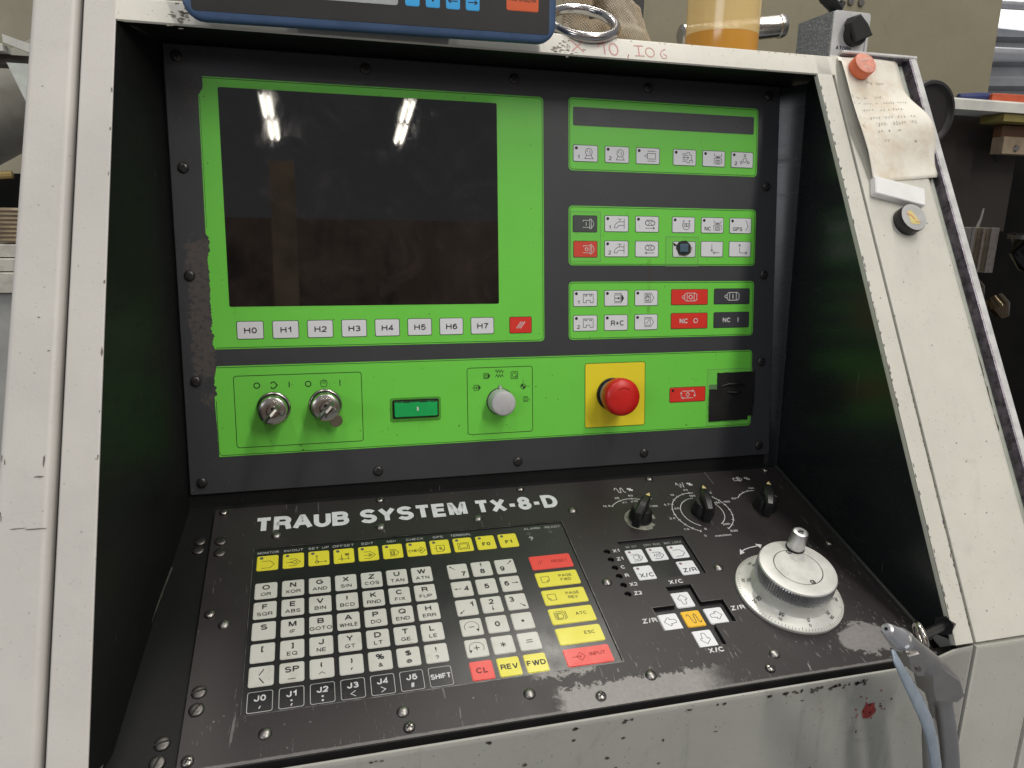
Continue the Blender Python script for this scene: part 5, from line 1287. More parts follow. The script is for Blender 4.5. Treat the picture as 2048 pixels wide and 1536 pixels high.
KN = put('knurled_rim', mb, metal('knurl', (0.62, 0.63, 0.65), 0.36, .2), HW, smooth=20)
mb = MB(); mb.lathe([(31.6, 28.0), (32.0, 28.4), (31.4, 29.6), (30.2, 30.0), (20.3, 30.0), (20.1, 29.5), (19.6, 29.5), (19.4, 30.0), (0.01, 30.0)], seg=90); put('wheel_face', mb, WHEELTOP, HW)
mb = Flat(); mb.ribbon(circle(0, 0, 19.85, 80), 0.55, 29.56, True); put('groove_line', mb, SCREENINK, HW, smooth=0)
CRX, CRY = 10.6, 21.6
mb = MB(); mb.lathe([(8.0, 30.0), (8.0, 31.0), (7.4, 31.6)], CRX, CRY, 28); put('crank_washer', mb, BLACKOX, HW)
mb = MB(); mb.lathe([(7.3, 31.2), (7.4, 33), (6.7, 46.4), (6.2, 47.8), (5.2, 48.4), (3.2, 48.4), (3.0, 47.6), (0.01, 47.6)], CRX, CRY, 32)
CR = put('crank_grip', mb, ALU, HW)
mb = MB(); mb.lathe([(2.6, 47.6), (2.4, 48.2), (0.01, 48.3)], CRX, CRY, 16); mb.box(CRX-2.2, CRX+2.2, CRY-.4, CRY+.4, 48.0, 48.5, 0, 1); put('crank_screw', mb, [STEEL, BLACKOX], CR)
for (x, y) in ((2.0, 17.4), (2.4, -17.6)):
    mb = MB(); mb.lathe([(1.9, 29.9), (1.7, 30.5), (0.01, 30.7)], x, y, 14); mb.lathe([(2.4, 30.0), (2.4, 30.04), (0.01, 30.05)], x, y, 16, 1); put('set_screw', mb, [STEEL, SCREENINK], HW)

# ---- fasteners
BRIGHT = metal('bright_screw', (0.34, 0.325, 0.31), 0.36, .4)
S_PH = screw_meshes(3.9, 2.6, metal('zinc_screw', (0.36, 0.34, 0.32), 0.3, .4), dark=CAVITY)
S_RIV = screw_meshes(4.0, 2.4, BRIGHT, slot=False, nm='rivet', dark=CAVITY)
S_SLOT = screw_meshes(5.0, 1.8, metal('dull_slot_screw', (0.15, 0.14, 0.135), 0.42, .3), slot=True, dark=CAVITY)
rng = random.Random(21)
for x, y in ((18.9, 4.2), (154.3, 3.6), (288.7, 3.4), (424.7, 3.2), (558.7, 3.6), (18.8, 121.1), (17.5, 238.6), (153.1, 238.6), (288.2, 237.7), (424.9, 236.3), (559.3, 116.9)): screw(LP, S_PH, x, y, 0, rng.uniform(0, 1.5))
mbr = MB(); mbr.lathe([(4.4, 0), (4.3, .5), (3.6, 1.5), (2.2, 2.2), (0.01, 2.4)], seg=20); RIV = mbr.mesh('rivet', BRIGHT, 50)
for x, y in ((63.9, 39.4), (151.5, 40.1), (239.4, 40.0), (330.5, 40.3), (29.6, 132.3), (62.2, 227.3), (150.3, 226.4), (238.5, 227.2), (331.2, 227.0), (435.9, 224.5), (331.0, 133.5), (436.4, 131.5)): link('rivet', RIV, LP, (x, -y, 0))
for x, y in ((19.6, 40.9), (20.0, 54.8), (18.6, 188.8), (18.5, 202.2)): screw(LP, S_SLOT, x, y, 0, rng.uniform(0.2, 1.2), 'slotted_screw')
for x, y in ((1.6, 31.0), (1.4, 41.8), (-0.6, 218.5), (-1.6, 231.5)): screw(LP, S_SLOT, x, y, -7, rng.uniform(0.2, 1.2), 'slotted_screw')
# ------------------------------------------------------------------ loose things on and around the housing
def at_world(x, y, z, rx=0, ry=0, rz=0):
    from mathutils import Euler
    return Matrix.Translation((x, y, z+ZB)) @ Euler((R(rx), R(ry), R(rz))).to_matrix().to_4x4()
UPRIGHT = Matrix(((1, 0, 0, 0), (0, 0, -1, 0), (0, 1, 0, 0), (0, 0, 0, 1)))   # local x right, y up, z towards the viewer

# blue pendant keypad hooked over the lip
PD = thing('keypad_pendant', 'blue handheld keypad with charcoal face and light blue arrow keys', 'keypad', at_world(0.1621, -0.074, 0.0155, 0, -0.7, 0) @ UPRIGHT @ Matrix.Diagonal((1.067, 1.067, 0.5, 1)))
mb = MB()
def rl(d, r): return rrect(0, 70, 271-2*d, 140-2*d, max(1, r-d), 6)
mb.loops([[(x, y, -44) for x, y in rl(9, 14)], [(x, y, -40) for x, y in rl(4, 14)], [(x, y, -14) for x, y in rl(0, 14)], [(x, y, -5) for x, y in rl(0, 14)], [(x, y, -1.2) for x, y in rl(1.2, 14)], [(x, y, 0) for x, y in rl(3.0, 14)]])
put('case', mb, BLUEPL, PD, smooth=40)
mb = MB(); mb.prism(rrect(0, 70.0, 259, 128, 2.5, 4), 0, 0.5, 0.15); FACE = put('face_film', mb, CHARCOAL, PD)
mb = MB(); mb.prism(rrect(-23, 45, 72, 52, 2, 3), 0.5, 0.8); put('display', mb, LCDGREY, PD)
for i, x in enumerate((23.6, 38.8, 54.0, 69.0)):
    k = link('key', key_mesh(10.6, 16.5, PENDKEYB, PENDKEYB, 1.6, 0.4, 0.9, 0.3), PD, (x, 27.4, 0))
    sym(k, lambda mb, h: arrow(mb, h, *((0, -4, 0, 4), (0, 4, 0, -4), (3.6, -2.6, -3.6, -2.6), (-3.6, -2.6, 3.6, -2.6))[i], 2.6, 0.8), simple('navy_ink', (0.01, 0.02, 0.05)), 0.9)
k = link('key', key_mesh(25.4, 17.0, PENDKEYO, PENDKEYO, 1.6, 0.4, 0.9, 0.3), PD, (108.0, 30.0, 0)); sym(k, lambda mb, h: mb.text('ANFORDERN', 0.2, 0.2, 4.2, h, w=20.6), simple('brown_key_ink', (0.20, 0.05, 0.02)), 0.9, 'lettering')
mb = MB(); mb.box(-60, 60, 18.6, 21.0, -120, -43, .5); put('hook_plate', mb, DARKSTEEL, PD)

# polished ring leaning on the glove
mb = MB(); mb.ring(30.5, 4.6, 64, 14)
o = put('steel_ring', mb, metal('ring_steel', (0.50, 0.48, 0.47), 0.20, .3, vs=60), None, smooth=60); o.matrix_world = at_world(0.3475, -0.0235, 0.0475, 35, -3, 0); tag(o, 'polished round steel ring lying on the shelf edge by the glove', 'ring')

# knitted work glove
def knit():
    M = Mat('knit_fabric'); p = M.pos()
    w1 = M.node('ShaderNodeTexWave'); w1.inputs['Scale'].default_value = 150; w1.inputs['Distortion'].default_value = 2.5; w1.inputs['Detail'].default_value = 1; M.setin(w1.inputs['Vector'], M.map(p, rot=(0, 0.6, 0)))
    w2 = M.node('ShaderNodeTexWave'); w2.inputs['Scale'].default_value = 150; w2.inputs['Distortion'].default_value = 2.5; M.setin(w2.inputs['Vector'], M.map(p, rot=(0.2, 2.2, 0.3)))
    hh = M.mul(w1.outputs['Fac'], w2.outputs['Fac'])
    n = M.noise(p, 26, 4)
    col = M.mix(M.step(n, .4, .65), (0.44, 0.34, 0.22), (0.56, 0.49, 0.38))
    col = M.mix(M.step(hh, 0.0, 0.35, 0.6, 0.0), col, (0.17, 0.125, 0.075))
    M.set(color=col, rough=0.95, spec=0.1, sheen=0.3); M.bump(hh, 0.9, 0.0012); return M.m
mb = MB(1000*mm)
mb.tube([(.384, .058, .150), (.389, .056, .115), (.401, .052, .090), (.421, .050, .072), (.432, .047, .056), (.438, .045, .045)], [.017, .018, .0185, .0165, .0125, .010], 20, squash=(1.0, .85))
mb.tube([(.380, .060, .150), (.372, .054, .100), (.366, .048, .075), (.362, .044, .055), (.370, .040, .046)], [.014, .014, .015, .014, .011], 18, squash=(.9, 1.0))
mb.tube([(.366, .040, .052), (.388, .037, .054), (.410, .036, .054), (.428, .038, .050), (.437, .040, .044)], [.012, .0145, .0135, .012, .009], 18, squash=(1.0, .9))
mb.tube([(.392, .052, .094), (.400, .046, .078), (.418, .042, .064), (.434, .042, .053)], [.012, .013, .011, .008], 16)
GL = put('work_glove', mb, knit(), None, smooth=180); GL.location = (0, 0, ZB); tag(GL, 'crumpled tan knitted work glove heaped on top of the housing', 'glove')
md = GL.modifiers.new('blend', 'REMESH'); md.mode = 'VOXEL'; md.voxel_size = 0.0016; md.use_smooth_shade = True
md = GL.modifiers.new('soften', 'SMOOTH'); md.iterations = 6
tx = bpy.data.textures.new('crumple', 'CLOUDS'); tx.noise_scale = 0.022
md = GL.modifiers.new('crumple', 'DISPLACE'); md.texture = tx; md.strength = 0.010; md.texture_coords = 'LOCAL'

# jar of cutting oil
JR = thing('oil_jar', 'translucent plastic jar with amber oil standing on the housing', 'jar', at_world(0.5365, 0.063, 0.0337))
M = Mat('jar_plastic'); M.set(color=(0.74, 0.55, 0.24), rough=0.16, alpha=0.80); M.bump(M.noise(M.pos(), 60, 2), .05, .001); JARM = M.m
M = Mat('amber_oil'); M.set(color=(0.56, 0.27, 0.045), rough=0.16); OILM = M.m
mb = MB(); mb.lathe([(38.2, 33.2), (38.6, 120), (38.8, 140)], seg=64, cap0=False, cap1=False); put('jar_wall', mb, JARM, JR, smooth=40)
mb = MB(); mb.lathe([(35, 0), (37.4, 1.0), (38.0, 3), (38.2, 33.0), (.01, 33.0)], seg=64); put('oil', mb, OILM, JR, smooth=40)

# polished rod on a block behind the jar
mb = MB(); mb.lathe([(10.0, -64), (13.0, -61), (13.0, -57), (12.2, -56), (12.2, 55), (13.2, 56), (13.4, 60), (12.0, 63.5), (9.5, 65), (.01, 65)], seg=40)
o = put('steel_rod', mb, metal('rod_steel', (0.56, 0.53, 0.50), 0.27, .25, vs=60), None, smooth=35); o.matrix_world = Matrix.Translation((0.5805, 0.118, 0.0870+ZB)) @ Vector((0.118, -0.012, 0.018)).to_track_quat('Z', 'Y').to_matrix().to_4x4(); tag(o, 'short polished steel rod behind the oil jar', 'rod')
mb = MB(1.0); mb.prism([(0.530, 0.102), (0.580, 0.102), (0.580, 0.136), (0.530, 0.136)], 0.0337, 0.0702, 0.001, cap0=True)
o = put('steel_block', mb, DARKSTEEL, None); o.location = (0, 0, ZB); tag(o, 'small dark steel block under the rod behind the oil jar', 'block')

# magnetic base
MG = thing('magnetic_base', 'grey hammertone magnetic base with black rotary knob and white label plate', 'magnetic base', at_world(0.6715, 0.030, 0.0337) @ UPRIGHT)
M = Mat('hammertone'); p = M.pos(); v, vc = M.vor(p, 420); M.set(color=M.mix(M.step(v, .1, .55), (0.46, 0.50, 0.53), (0.22, 0.25, 0.28)), rough=.42, metal=.2); M.bump(v, .5, .0006); HAMMER = M.m
mb = MB(); mb.box(-22.8, 22.8, 0, 61, -62, -1.2, 1.2); put('body', mb, HAMMER, MG)
mb = MB(); mb.prism(rrect(0, 31.5, 45.6, 60, 3.2, 4), -1.2, 0.4, 0.4); mb.prism(rrect(1.4, 31.5, 42, 56, 2.6, 4), 0.3, 0.7, .15); PLT = put('label_plate', mb, SILVERPL, MG)
mb = Flat(); mb.text('ATORN', -7.6, 24.6, 4.0, 0.78, w=19.0, bold=.02); mb.ribbon([(12.6, 51), (15.6, 51)], .7, .78)
for i in range(9): mb.ribbon([(17.6, 22+i*1.9), (19.2, 22.4+i*1.9)], .9, .78)
put('lettering', mb, simple('navy_print', (0.03, 0.035, 0.07)), PLT, smooth=0)
mb = MB(); mb.lathe([(12.2, .6), (12.2, 8), (11.2, 9.6), (.01, 9.8)], 2.5, 38.5, 32)
KNB = put('rotary_knob', mb, BLACKPL_M, MG)
mb = MB(); c, s_ = math.cos(R(122)), math.sin(R(122))
mb.prism([(2.5 + u*c - v*s_, 38.5 + u*s_ + v*c) for u, v in ((-9, -11), (4, -10.5), (17.2, -6.0), (18.6, 2.0), (14.6, 7.4), (-6, 10.5))], 3, 15.5, 1.2); put('grip', mb, BLACKPL_M, KNB)
mb = MB(); mb.tube([(-6, 60, -22), (-6, 66, -22), (-6, 76, -22), (-6, 110, -22)], [8.5, 8, 4.4, 4.4], 20); put('stud', mb, ALU, MG)
mb = MB(); mb.tube([(-60, 118, -10), (-24, 76, -14), (-8, 66, -16), (-3, 74, -16)], [9, 9.5, 8, 5], 14, squash=(1, .7)); put('clamp_arm', mb, BLACKPL_M, MG)

# note pinned to the right of the housing
def paper_mat():
    M = Mat('note_paper'); p = M.pos(); n = M.noise(p, 24, 6, .7); o = M.noise(p, 60, 5, .7)
    col = M.mix(M.step(n, .42, .70), (0.78, 0.75, 0.67), (0.66, 0.585, 0.465)); col = M.mix(M.mul(M.step(o, .58, .74), .4), col, (0.36, 0.29, 0.2))
    M.set(color=col, rough=.75, spec=.25, trans=0.0); M.bump(M.noise(p, 90, 4), .25, .0006); return M.m
def psurf(u, v):
    """note: u across 0..1, v down 0..1 -> frame of the sloping face, mm"""
    left = 601.0 - 4*math.sin(math.pi*min(1, v*1.25)) + 7*max(0, v-.55)
    right = 668.5 + 16.5*(1/(1+math.exp(-(v-.42)*13)))
    if v > .93: right -= (v-.93)*60*(u if u > .8 else 0)
    x = left + (right-left)*u
    t = -21 + 135*v - 6*u*max(0, v-.3)*1.4 - 2*u
    h = 1.2 + 8.0*math.exp(-((v-.58)/.22)**2)*(.35+.65*u) + 9*max(0, .14-u)/.14*math.exp(-((v-.45)/.5)**2)*(1 if v > .05 else .3) + 1.2*math.sin(v*9+u*3)
    h = max(0.9, h) if v < .93 else max(1.0, h)
    return (x, -t, h)
nu, nv = 16, 32
mb = MB(); mb.closed = False
mb.add([psurf(i/nu, j/nv) for j in range(nv+1) for i in range(nu+1)], [(j*(nu+1)+i, (j+1)*(nu+1)+i, (j+1)*(nu+1)+i+1, j*(nu+1)+i+1) for j in range(nv) for i in range(nu)])
NT = put('note_paper', mb, paper_mat(), None, smooth=180); NT.matrix_world = F_FACE; tag(NT, 'yellowed handwritten note hanging on the right post under the orange magnet', 'note')
sd = NT.modifiers.new('thickness', 'SOLIDIFY'); sd.thickness = 0.00025; sd.offset = -1
mb = Flat(); rw = random.Random(8)
def scribble(u0, u1, v0, dv=0.0, dens=46, amp=.011, gap=(.25, .5)):
    u = u0
    while u < u1:
        ln = min(u1-u, rw.uniform(.08, .2)); k = max(4, int(ln*dens*1.3)); pts = []
        for i in range(k+1):
            uu = u + ln*i/k; vv = v0 + dv*(uu-u0) + (amp*(1 if i % 2 else -1)*rw.uniform(.3, 1.2))
            pts.append(psurf(min(uu, .98), vv))
        o = len(mb.v)
        w = .48
        vs = []
        for (x, y, h) in pts: vs += [(x-w/2, y+w/3, h+.12), (x+w/2, y-w/3, h+.12)]
        mb.add(vs, [(2*i, 2*i+1, 2*i+3, 2*i+2) for i in range(len(pts)-1)])
        u += ln + rw.uniform(.03, .07)
scribble(.40, .74, .205, amp=.014); scribble(.10, .2, .51); scribble(.08, .14, .59); scribble(.3, .38, .70); scribble(.70, .74, .72); scribble(.08, .34, .335); scribble(.46, .60, .325); scribble(.10, .46, .385); scribble(.54, .9, .375); scribble(.20, .56, .445); scribble(.60, .78, .44)
scribble(.24, .84, .515); scribble(.30, .80, .575, -.02, amp=.016); scribble(.26, .42, .63); scribble(.52, .56, .63)
WR = put('handwriting', mb, PENCIL, NT, smooth=0)

# magnets and the white block on the right post
mb = MB(); mb.lathe([(11.4, 0), (11.4, 9.2), (10.9, 10)], seg=44, cap1=False); mb.lathe([(10.9, 10), (10.0, 10.3), (.01, 10.3)], seg=44, mi=1, cap0=False)
o = put('round_magnet', mb, [ORANGEPL, ORANGETOP], None, smooth=40); o.matrix_world = F_FACE @ Matrix.Translation((.6212, .0072, .0030)); tag(o, 'round orange magnet holding the top of the note', 'magnet', 'magnets on the right post')
mb = Flat(); mb.ribbon([(-6, 2), (6.5, 5.5)], 1.0, 10.4); mb.ribbon([(-4, -6), (0, -3.4), (4, -7)], .8, 10.4); mb.ribbon([(-1, 9), (5, 7)], .6, 10.4); put('scratch', mb, simple('magnet_scratch', (.62, .52, .46), .6), o, smooth=0)
mb = MB(); mb.prism(rrect(0, 0, 53, 18.5, 1.2, 3), 0, 7, .8, cap0=True)
o = put('white_block', mb, WHITEPL, None); o.matrix_world = F_FACE @ Matrix.Translation((.6285, -.1255, .0003)) @ Matrix.Rotation(R(-13), 4, 'Z'); tag(o, 'white plastic block stuck just under the note on the post', 'block')
mb = MB(); mb.lathe([(13.4, 0), (13.4, 9.6), (12.9, 10.4)], seg=44, cap1=False); mb.lathe([(12.9, 10.4), (.01, 10.5)], seg=44, mi=1, cap0=False)
o = put('round_magnet', mb, [BLACKPL, GREYTOP], None, smooth=40); o.matrix_world = F_FACE @ Matrix.Translation((.6320, -.1540, .0002)); tag(o, 'black round magnet with worn yellow sticker below the white block', 'magnet', 'magnets on the right post')
mb = Flat(); mb.flat([(-6.2, 5.4), (-1.0, 6.6), (5.0, -4.6), (4.4, -7.2), (-4.8, -6.8)][::-1], 10.6); put('sticker', mb, STICKER, o, smooth=0)
mb = Flat(); mb.ribbon([(-7.2, 3.4), (-2.6, 1.4), (0, -2.2)], 1.2, 10.7); mb.ribbon([(0.6, -4.4), (5.6, -5.4)], .8, 10.7); put('sticker_print', mb, STICKRED, o, smooth=0)

# air blow gun hanging on its peg
pg = MB(1.0); pg.tube([(0.5785, -0.290, -0.4312), (0.556, -0.3005, -0.4268), (0.531, -0.3125, -0.4215), (0.5085, -0.3235, -0.4160), (0.500, -0.3278, -0.4140)], 0.0036, 14); pg.tube([(0.5790, -0.290, -0.4314), (0.5725, -0.293, -0.4300)], 0.0078, 6)
o = put('peg', pg, BLACKOX, None); o.location = (0, 0, ZB); tag(o, 'short dark bolt peg on the recess wall carrying the air gun', 'peg')
AG = thing('air_gun', 'cast aluminium air blow gun with blue grey lever hanging at the corner', 'air gun', Matrix.Translation((0, 0, ZB)))
mb = MB(1.0); mb.tube([(.4468, -.36445, -.3723), (.4480, -.3640, -.3732), (.4535, -.3625, -.3774), (.4608, -.3605, -.3829), (.4640, -.3597, -.3852)], [.0028, .0041, .0052, .0066, .0067], 28); put('nozzle', mb, ALU, AG, smooth=30)
mb = MB(1.0); mb.tube([(.44655, -.36455, -.37205), (.4474, -.3643, -.3727)], .0011, 10); put('nozzle_hole', mb, BLACKOX, AG)
mb = MB(1.0); mb.tube([(.4634, -.3598, -.3848), (.4668, -.3590, -.3872)], [.0077, .0077], 28); put('nozzle_ring', mb, CHROME, AG)
mb = MB(1.0)
mb.tube([(.4660, -.3592, -.3866), (.4720, -.3576, -.3916), (.4798, -.3555, -.3979), (.4932, -.3520, -.4090), (.5090, -.3480, -.4226), (.5238, -.3450, -.4357), (.5300, -.3437, -.4414)], [.0070, .0073, .0074, .0082, .0092, .0092, .0080], 28)
BODY = put('barrel', mb, CASTALU, AG, smooth=50)
def slabpoly(pts, y0, y1, bev):
    m_ = MB(1.0); cx = sum(p[0] for p in pts)/len(pts); cz = sum(p[1] for p in pts)/len(pts)
    def lp(k, y): return [(cx+(x-cx)*k, y, cz+(z-cz)*k) for x, z in pts]
    m_.loops([lp(1-bev, y1), lp(1, y1-.002), lp(1, y0+.002), lp(1-bev, y0)]); return m_
put('web', slabpoly([(.4950, -.4100), (.5050, -.4140), (.5215, -.4262), (.5290, -.4395), (.5235, -.4440), (.5040, -.4395), (.5000, -.4290)], -.3580, -.3400, .05), CASTALU, AG, smooth=25)
mb = MB(1.0); mb.tube([(.5185, -.3455, -.4390), (.5205, -.3450, -.4457), (.5221, -.3450, -.4505)], [.0082, .0088, .0084], 24); put('neck', mb, CASTALU, AG, smooth=50)
mb = MB(1.0); mb.tube([(.5215, -.3450, -.4480), (.5221, -.3450, -.4502), (.5279, -.3450, -.4682), (.5334, -.3450, -.4860), (.5396, -.3450, -.5110), (.5466, -.3450, -.5405), (.556, -.345, -.590)], [.0074, .0078, .0082, .0086, .0088, .0090, .0092], 24); put('handle', mb, metal('handle_alu', (.44, .425, .415), .40, .2, vs=50), AG, smooth=50)
mb = MB(1.0); mb.tube([(.5075, -.3520, -.4560), (.5078, -.3520, -.4594), (.5122, -.3520, -.4764), (.5184, -.3520, -.5026), (.5242, -.3520, -.5294), (.532, -.352, -.575)], [.0030, .0050, .0062, .0066, .0068, .0070], 20, squash=(.8, 1)); put('grip_rail', mb, CASTALU, AG, smooth=50)
put('trigger_block', slabpoly([(.4655, -.3932), (.4740, -.3922), (.4831, -.4010), (.4812, -.4104), (.4772, -.4105), (.4699, -.4049)], -.3665, -.3540, .07), CASTALU, AG, smooth=25)
mb = MB(1.0); mb.tube([(.4745, -.3680, -.4035), (.4750, -.3660, -.4037)], .0016, 12); put('trigger_pin', mb, DARKSTEEL, AG)
lev = [(.4452, -.3740, -.3818), (.4444, -.3780, -.3850), (.4493, -.3810, -.3947), (.4575, -.3820, -.4078), (.4658, -.3820, -.4200), (.4749, -.3810, -.4352), (.4841, -.3790, -.4536), (.4939, -.3760, -.4773), (.5022, -.3740, -.5048), (.511, -.373, -.540)]
mb = MB(1.0); mb.tube(lev, [.0038, .0044, .0050, .0058, .0066, .0076, .0086, .0092, .0095, .0096], 16, squash=(.34, 1.0), upv=(0.55, -0.8, 0.2)); put('lever', mb, BLUELEVER, AG, smooth=60)
mb = MB(1.0); mb.ring(.0078, .0022, 36, 10, 0, Matrix.Translation((.5087, -.3330, -.4050)) @ Matrix.Rotation(R(70), 4, 'Y') @ Matrix.Rotation(R(20), 4, 'X')); put('hanging_loop', mb, NICKEL, AG, smooth=60)
mb = MB(1.0); mb.tube([(.5290, -.3434, -.4405), (.5370, -.3418, -.4470)], [.0072, .0058], 20); put('rear_plug', mb, CASTALU, AG)
# ------------------------------------------------------------------ what shows of the workshop around the housing
def wput(name, mb, mats, label, cat, group=None, kind=None, smooth=35):
    o = put(name, mb, mats, None, smooth=smooth); o.location = (0, 0, ZB); return tag(o, label, cat, group, kind)
GREYBG = simple('grey_paint', (0.30, 0.30, 0.30), .5, dirt=.6)
DARKBG = simple('enclosed_shade_dark', (0.004, 0.0036, 0.0032), .6, spec=.1, var=.5, vs=12, bump=.2, bs=80)  # near-black stands in for shade inside the machine and the cabinet
BROWNSHEET = simple('brown_sheet', (0.024, 0.019, 0.014), .5, .1, var=.3, vs=10, dirt=.8)
WOODISH = simple('tan_front', (0.30, 0.23, 0.155), .5, var=.2, dirt=.5)
WHITEBG = simple('off_white_paint', (0.60, 0.595, 0.54), .45, var=.15, dirt=.9, vs=20)
# tall olive cover behind the shelf
CV = thing('machine_cover', 'tall olive beige sheet cover standing behind the shelf', 'machine cover', at_world(0.9, 0.6, -0.4))
mb = MB(1.0); mb.box(-0.60, 0.552, 0, 0.05, 0, 1.4, 0.002); put('sheet', mb, BEIGE_BG, CV)
mb = MB(1.0); mb.box(-0.222, -0.216, -0.004, 0.0, 0, 1.4, 0.001); put('fold_strip', mb, BEIGE_BG, CV)
for x in (.2, .223):
    mb = MB(1.0); mb.tube([(x, -.004, .676), (x, 0.001, .676)], [.006, .0075], 14); s0 = put('screw', mb, DARKSTEEL, CV)
# black switch box with a white label
SB = thing('switch_box', 'black box with white print behind the glove', 'box', at_world(0.515, 0.30, 0.126) @ UPRIGHT)
mb = MB(); mb.prism(rrect(0, 60, 68, 120, 2, 3), -40, 0, .8, cap0=True); put('case', mb, simple('box_black', (.035, .035, .035), .5), SB)
mb = Flat(); mb.flat(rrect(-4, 34, 26, 5, .3, 2), .2); mb.ribbon(circle(-2, 24, 3.2, 14), .9, .2, True); mb.ribbon(circle(3, 21, 2.2, 12), .8, .2, True); mb.ribbon([(-5, 20), (-1, 14)], .9, .2)
put('label_print', mb, WHITEINK, SB, smooth=0)

# black grooved pulley beside the right post
PW = thing('pulley', 'black grooved pulley wheel just right of the post', 'pulley', Matrix.Translation((0.826, 0.075, 0.004+ZB)) @ Vector((0.06, -0.99, -0.08)).to_track_quat('Z', 'Y').to_matrix().to_4x4())
mb = MB(); mb.lathe([(20, -30), (38, -30), (39, -28), (39, -25), (37, -23), (28, -20), (28, -8), (36, -5), (38.6, -2), (39, 3), (38, 5), (34.5, 5.6), (33.0, 3.0), (31.0, 1.0), (12, 0.5), (10, 2), (.01, 2)], seg=56); put('wheel', mb, RUBBER, PW)
mb = MB(); mb.lathe([(4.4, 1.5), (4.4, 4), (.01, 4.4)], seg=6); put('hub_bolt', mb, BLACKOX, PW)

# dark machine interior at the right
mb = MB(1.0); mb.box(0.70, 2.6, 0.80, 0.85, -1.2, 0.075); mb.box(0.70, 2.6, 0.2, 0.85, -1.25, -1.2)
wput('machine_interior', mb, DARKBG, 'inside of the machine painted near black for shade at the right edge', 'machine interior')
mb = MB(1.0); mb.box(1.12, 1.415, 0.475, 0.480, -0.14, 0.078, .001)
SHT = wput('inner_sheet', mb, BROWNSHEET, 'dull brown metal sheet with holes below the white ledge', 'sheet')
for x, z in ((1.300, .035), (1.372, -.002)):
    mb = MB(1.0); mb.tube([(x, .476, z), (x, .4735, z)], [.009, .008], 14); h_ = put('hole', mb, SEAM, SHT)
mb = MB(1.0); mb.box(1.16, 1.62, 0.395, 0.46, 0.066, 0.0845, .003); LD = wput('ledge', mb, WHITEBG, 'white chipped ledge above the dark machine interior', 'ledge')
mb = MB(1.0); mb.box(1.29, 1.62, 0.400, 0.45, 0.052, 0.0655, .001); wput('yellow_strip', mb, simple('yellow_rule', (.22, .18, .05), .5, dirt=.6), 'yellow strip under the white ledge', 'strip')
CB = thing('drawer_front', 'tan drawer front with screw under the white ledge', 'drawer', at_world(0, 0, 0))
mb = MB(1.0); mb.box(1.325, 1.62, 0.425, 0.45, 0.000, 0.030, .001); put('front', mb, WOODISH, CB)
mb = MB(1.0); mb.box(1.325, 1.62, 0.432, 0.45, 0.030, 0.050, .001); put('upper_strip', mb, simple('rust_brown', (.14, .07, .035), .5), CB)
mb = MB(1.0); mb.tube([(1.355, .425, .010), (1.355, .4215, .010)], [.0062, .005], 14); put('screw', mb, STEEL, CB)
mb = MB(1.0); mb.prism([(1.268, .41), (1.278, .405), (1.45, .40), (1.45, .42), (1.27, .425)], .0848, .0980, .001, cap0=True)
o = wput('red_handle', mb, simple('red_orange_paint', (.55, .10, .04), .45), 'orange red wedge lying on the white ledge', 'wedge')
mb = MB(1.0); mb.tube([(1.215, .43, .091), (1.26, .425, .0935), (1.33, .42, .092)], [.006, .008, .006], 12); wput('blue_cable', mb, simple('blue_sleeve', (.03, .04, .14), .4), 'dark blue sleeve beside the orange wedge', 'sleeve')
# grooved steel block with a pin
TB_ = thing('tool_block', 'grooved steel tool block with upright pin inside the machine', 'tool block', at_world(1.122, 0.25, -0.201))
for x0, x1, y0 in ((-.032, -.014, .004), (-.014, -.010, 0), (-.010, .006, .012), (.006, .010, .002), (.010, .020, .008), (.020, .036, 0)):
    mb = MB(1.0); mb.box(x0+.0002, x1-.0002, y0, .05, 0, .0705, .0008); put('land' if y0 < .005 else 'groove', mb, STEEL if y0 < .005 else metal('brownish_steel', (.34, .28, .21), .4, .3), TB_)
mb = MB(1.0); mb.tube([(.012, .02, .070), (.017, .02, .085), (.019, .02, .100)], [.0035, .0022, .0018], 10); put('pin', mb, NICKEL, TB_)
# black oily tool holders at the right edge
TH_ = thing('tool_holder', 'black shiny round tool holder at the right edge', 'tool holder', at_world(1.225, 0.25, -0.155))
mb = MB(1.0); mb.tube([(0, 0, .016), (0, 0, .010), (0, 0, .008), (0, 0, -.010), (.004, -.01, -.030), (.008, -.02, -.046)], [.030, .034, .028, .028, .024, .012], 28); put('head', mb, simple('oily_black', (.012, .011, .011), .16, .5, bump=.6, bs=90), TH_)
mb = MB(1.0); mb.tube([(0, -.002, .0135), (0, -.002, .0075)], [.0345, .0348], 28); put('band', mb, DARKSTEEL, TH_)
rg = random.Random(2)
for i, (x, y, z, r) in enumerate(((1.19, .32, -.235, .015), (1.225, .30, -.262, .017), (1.245, .34, -.325, .014), (1.215, .33, -.385, .013))):
    mb = MB(1.0); mb.tube([(x, y, z+.015), (x+.004, y-.01, z), (x+.010, y-.016, z-.018)], [r*.8, r, r*.5], 26)
    wput('oily_fitting', mb, simple('oily_metal', (.10, .075, .045), .12, .8, bump=.8, bs=120), ['topmost small oily fitting glinting under the tool holder', 'second oily fitting down at the right edge', 'third oily fitting down at the right edge', 'lowest oily fitting glinting at the right edge'][i], 'fitting', 'oily fittings in the machine')
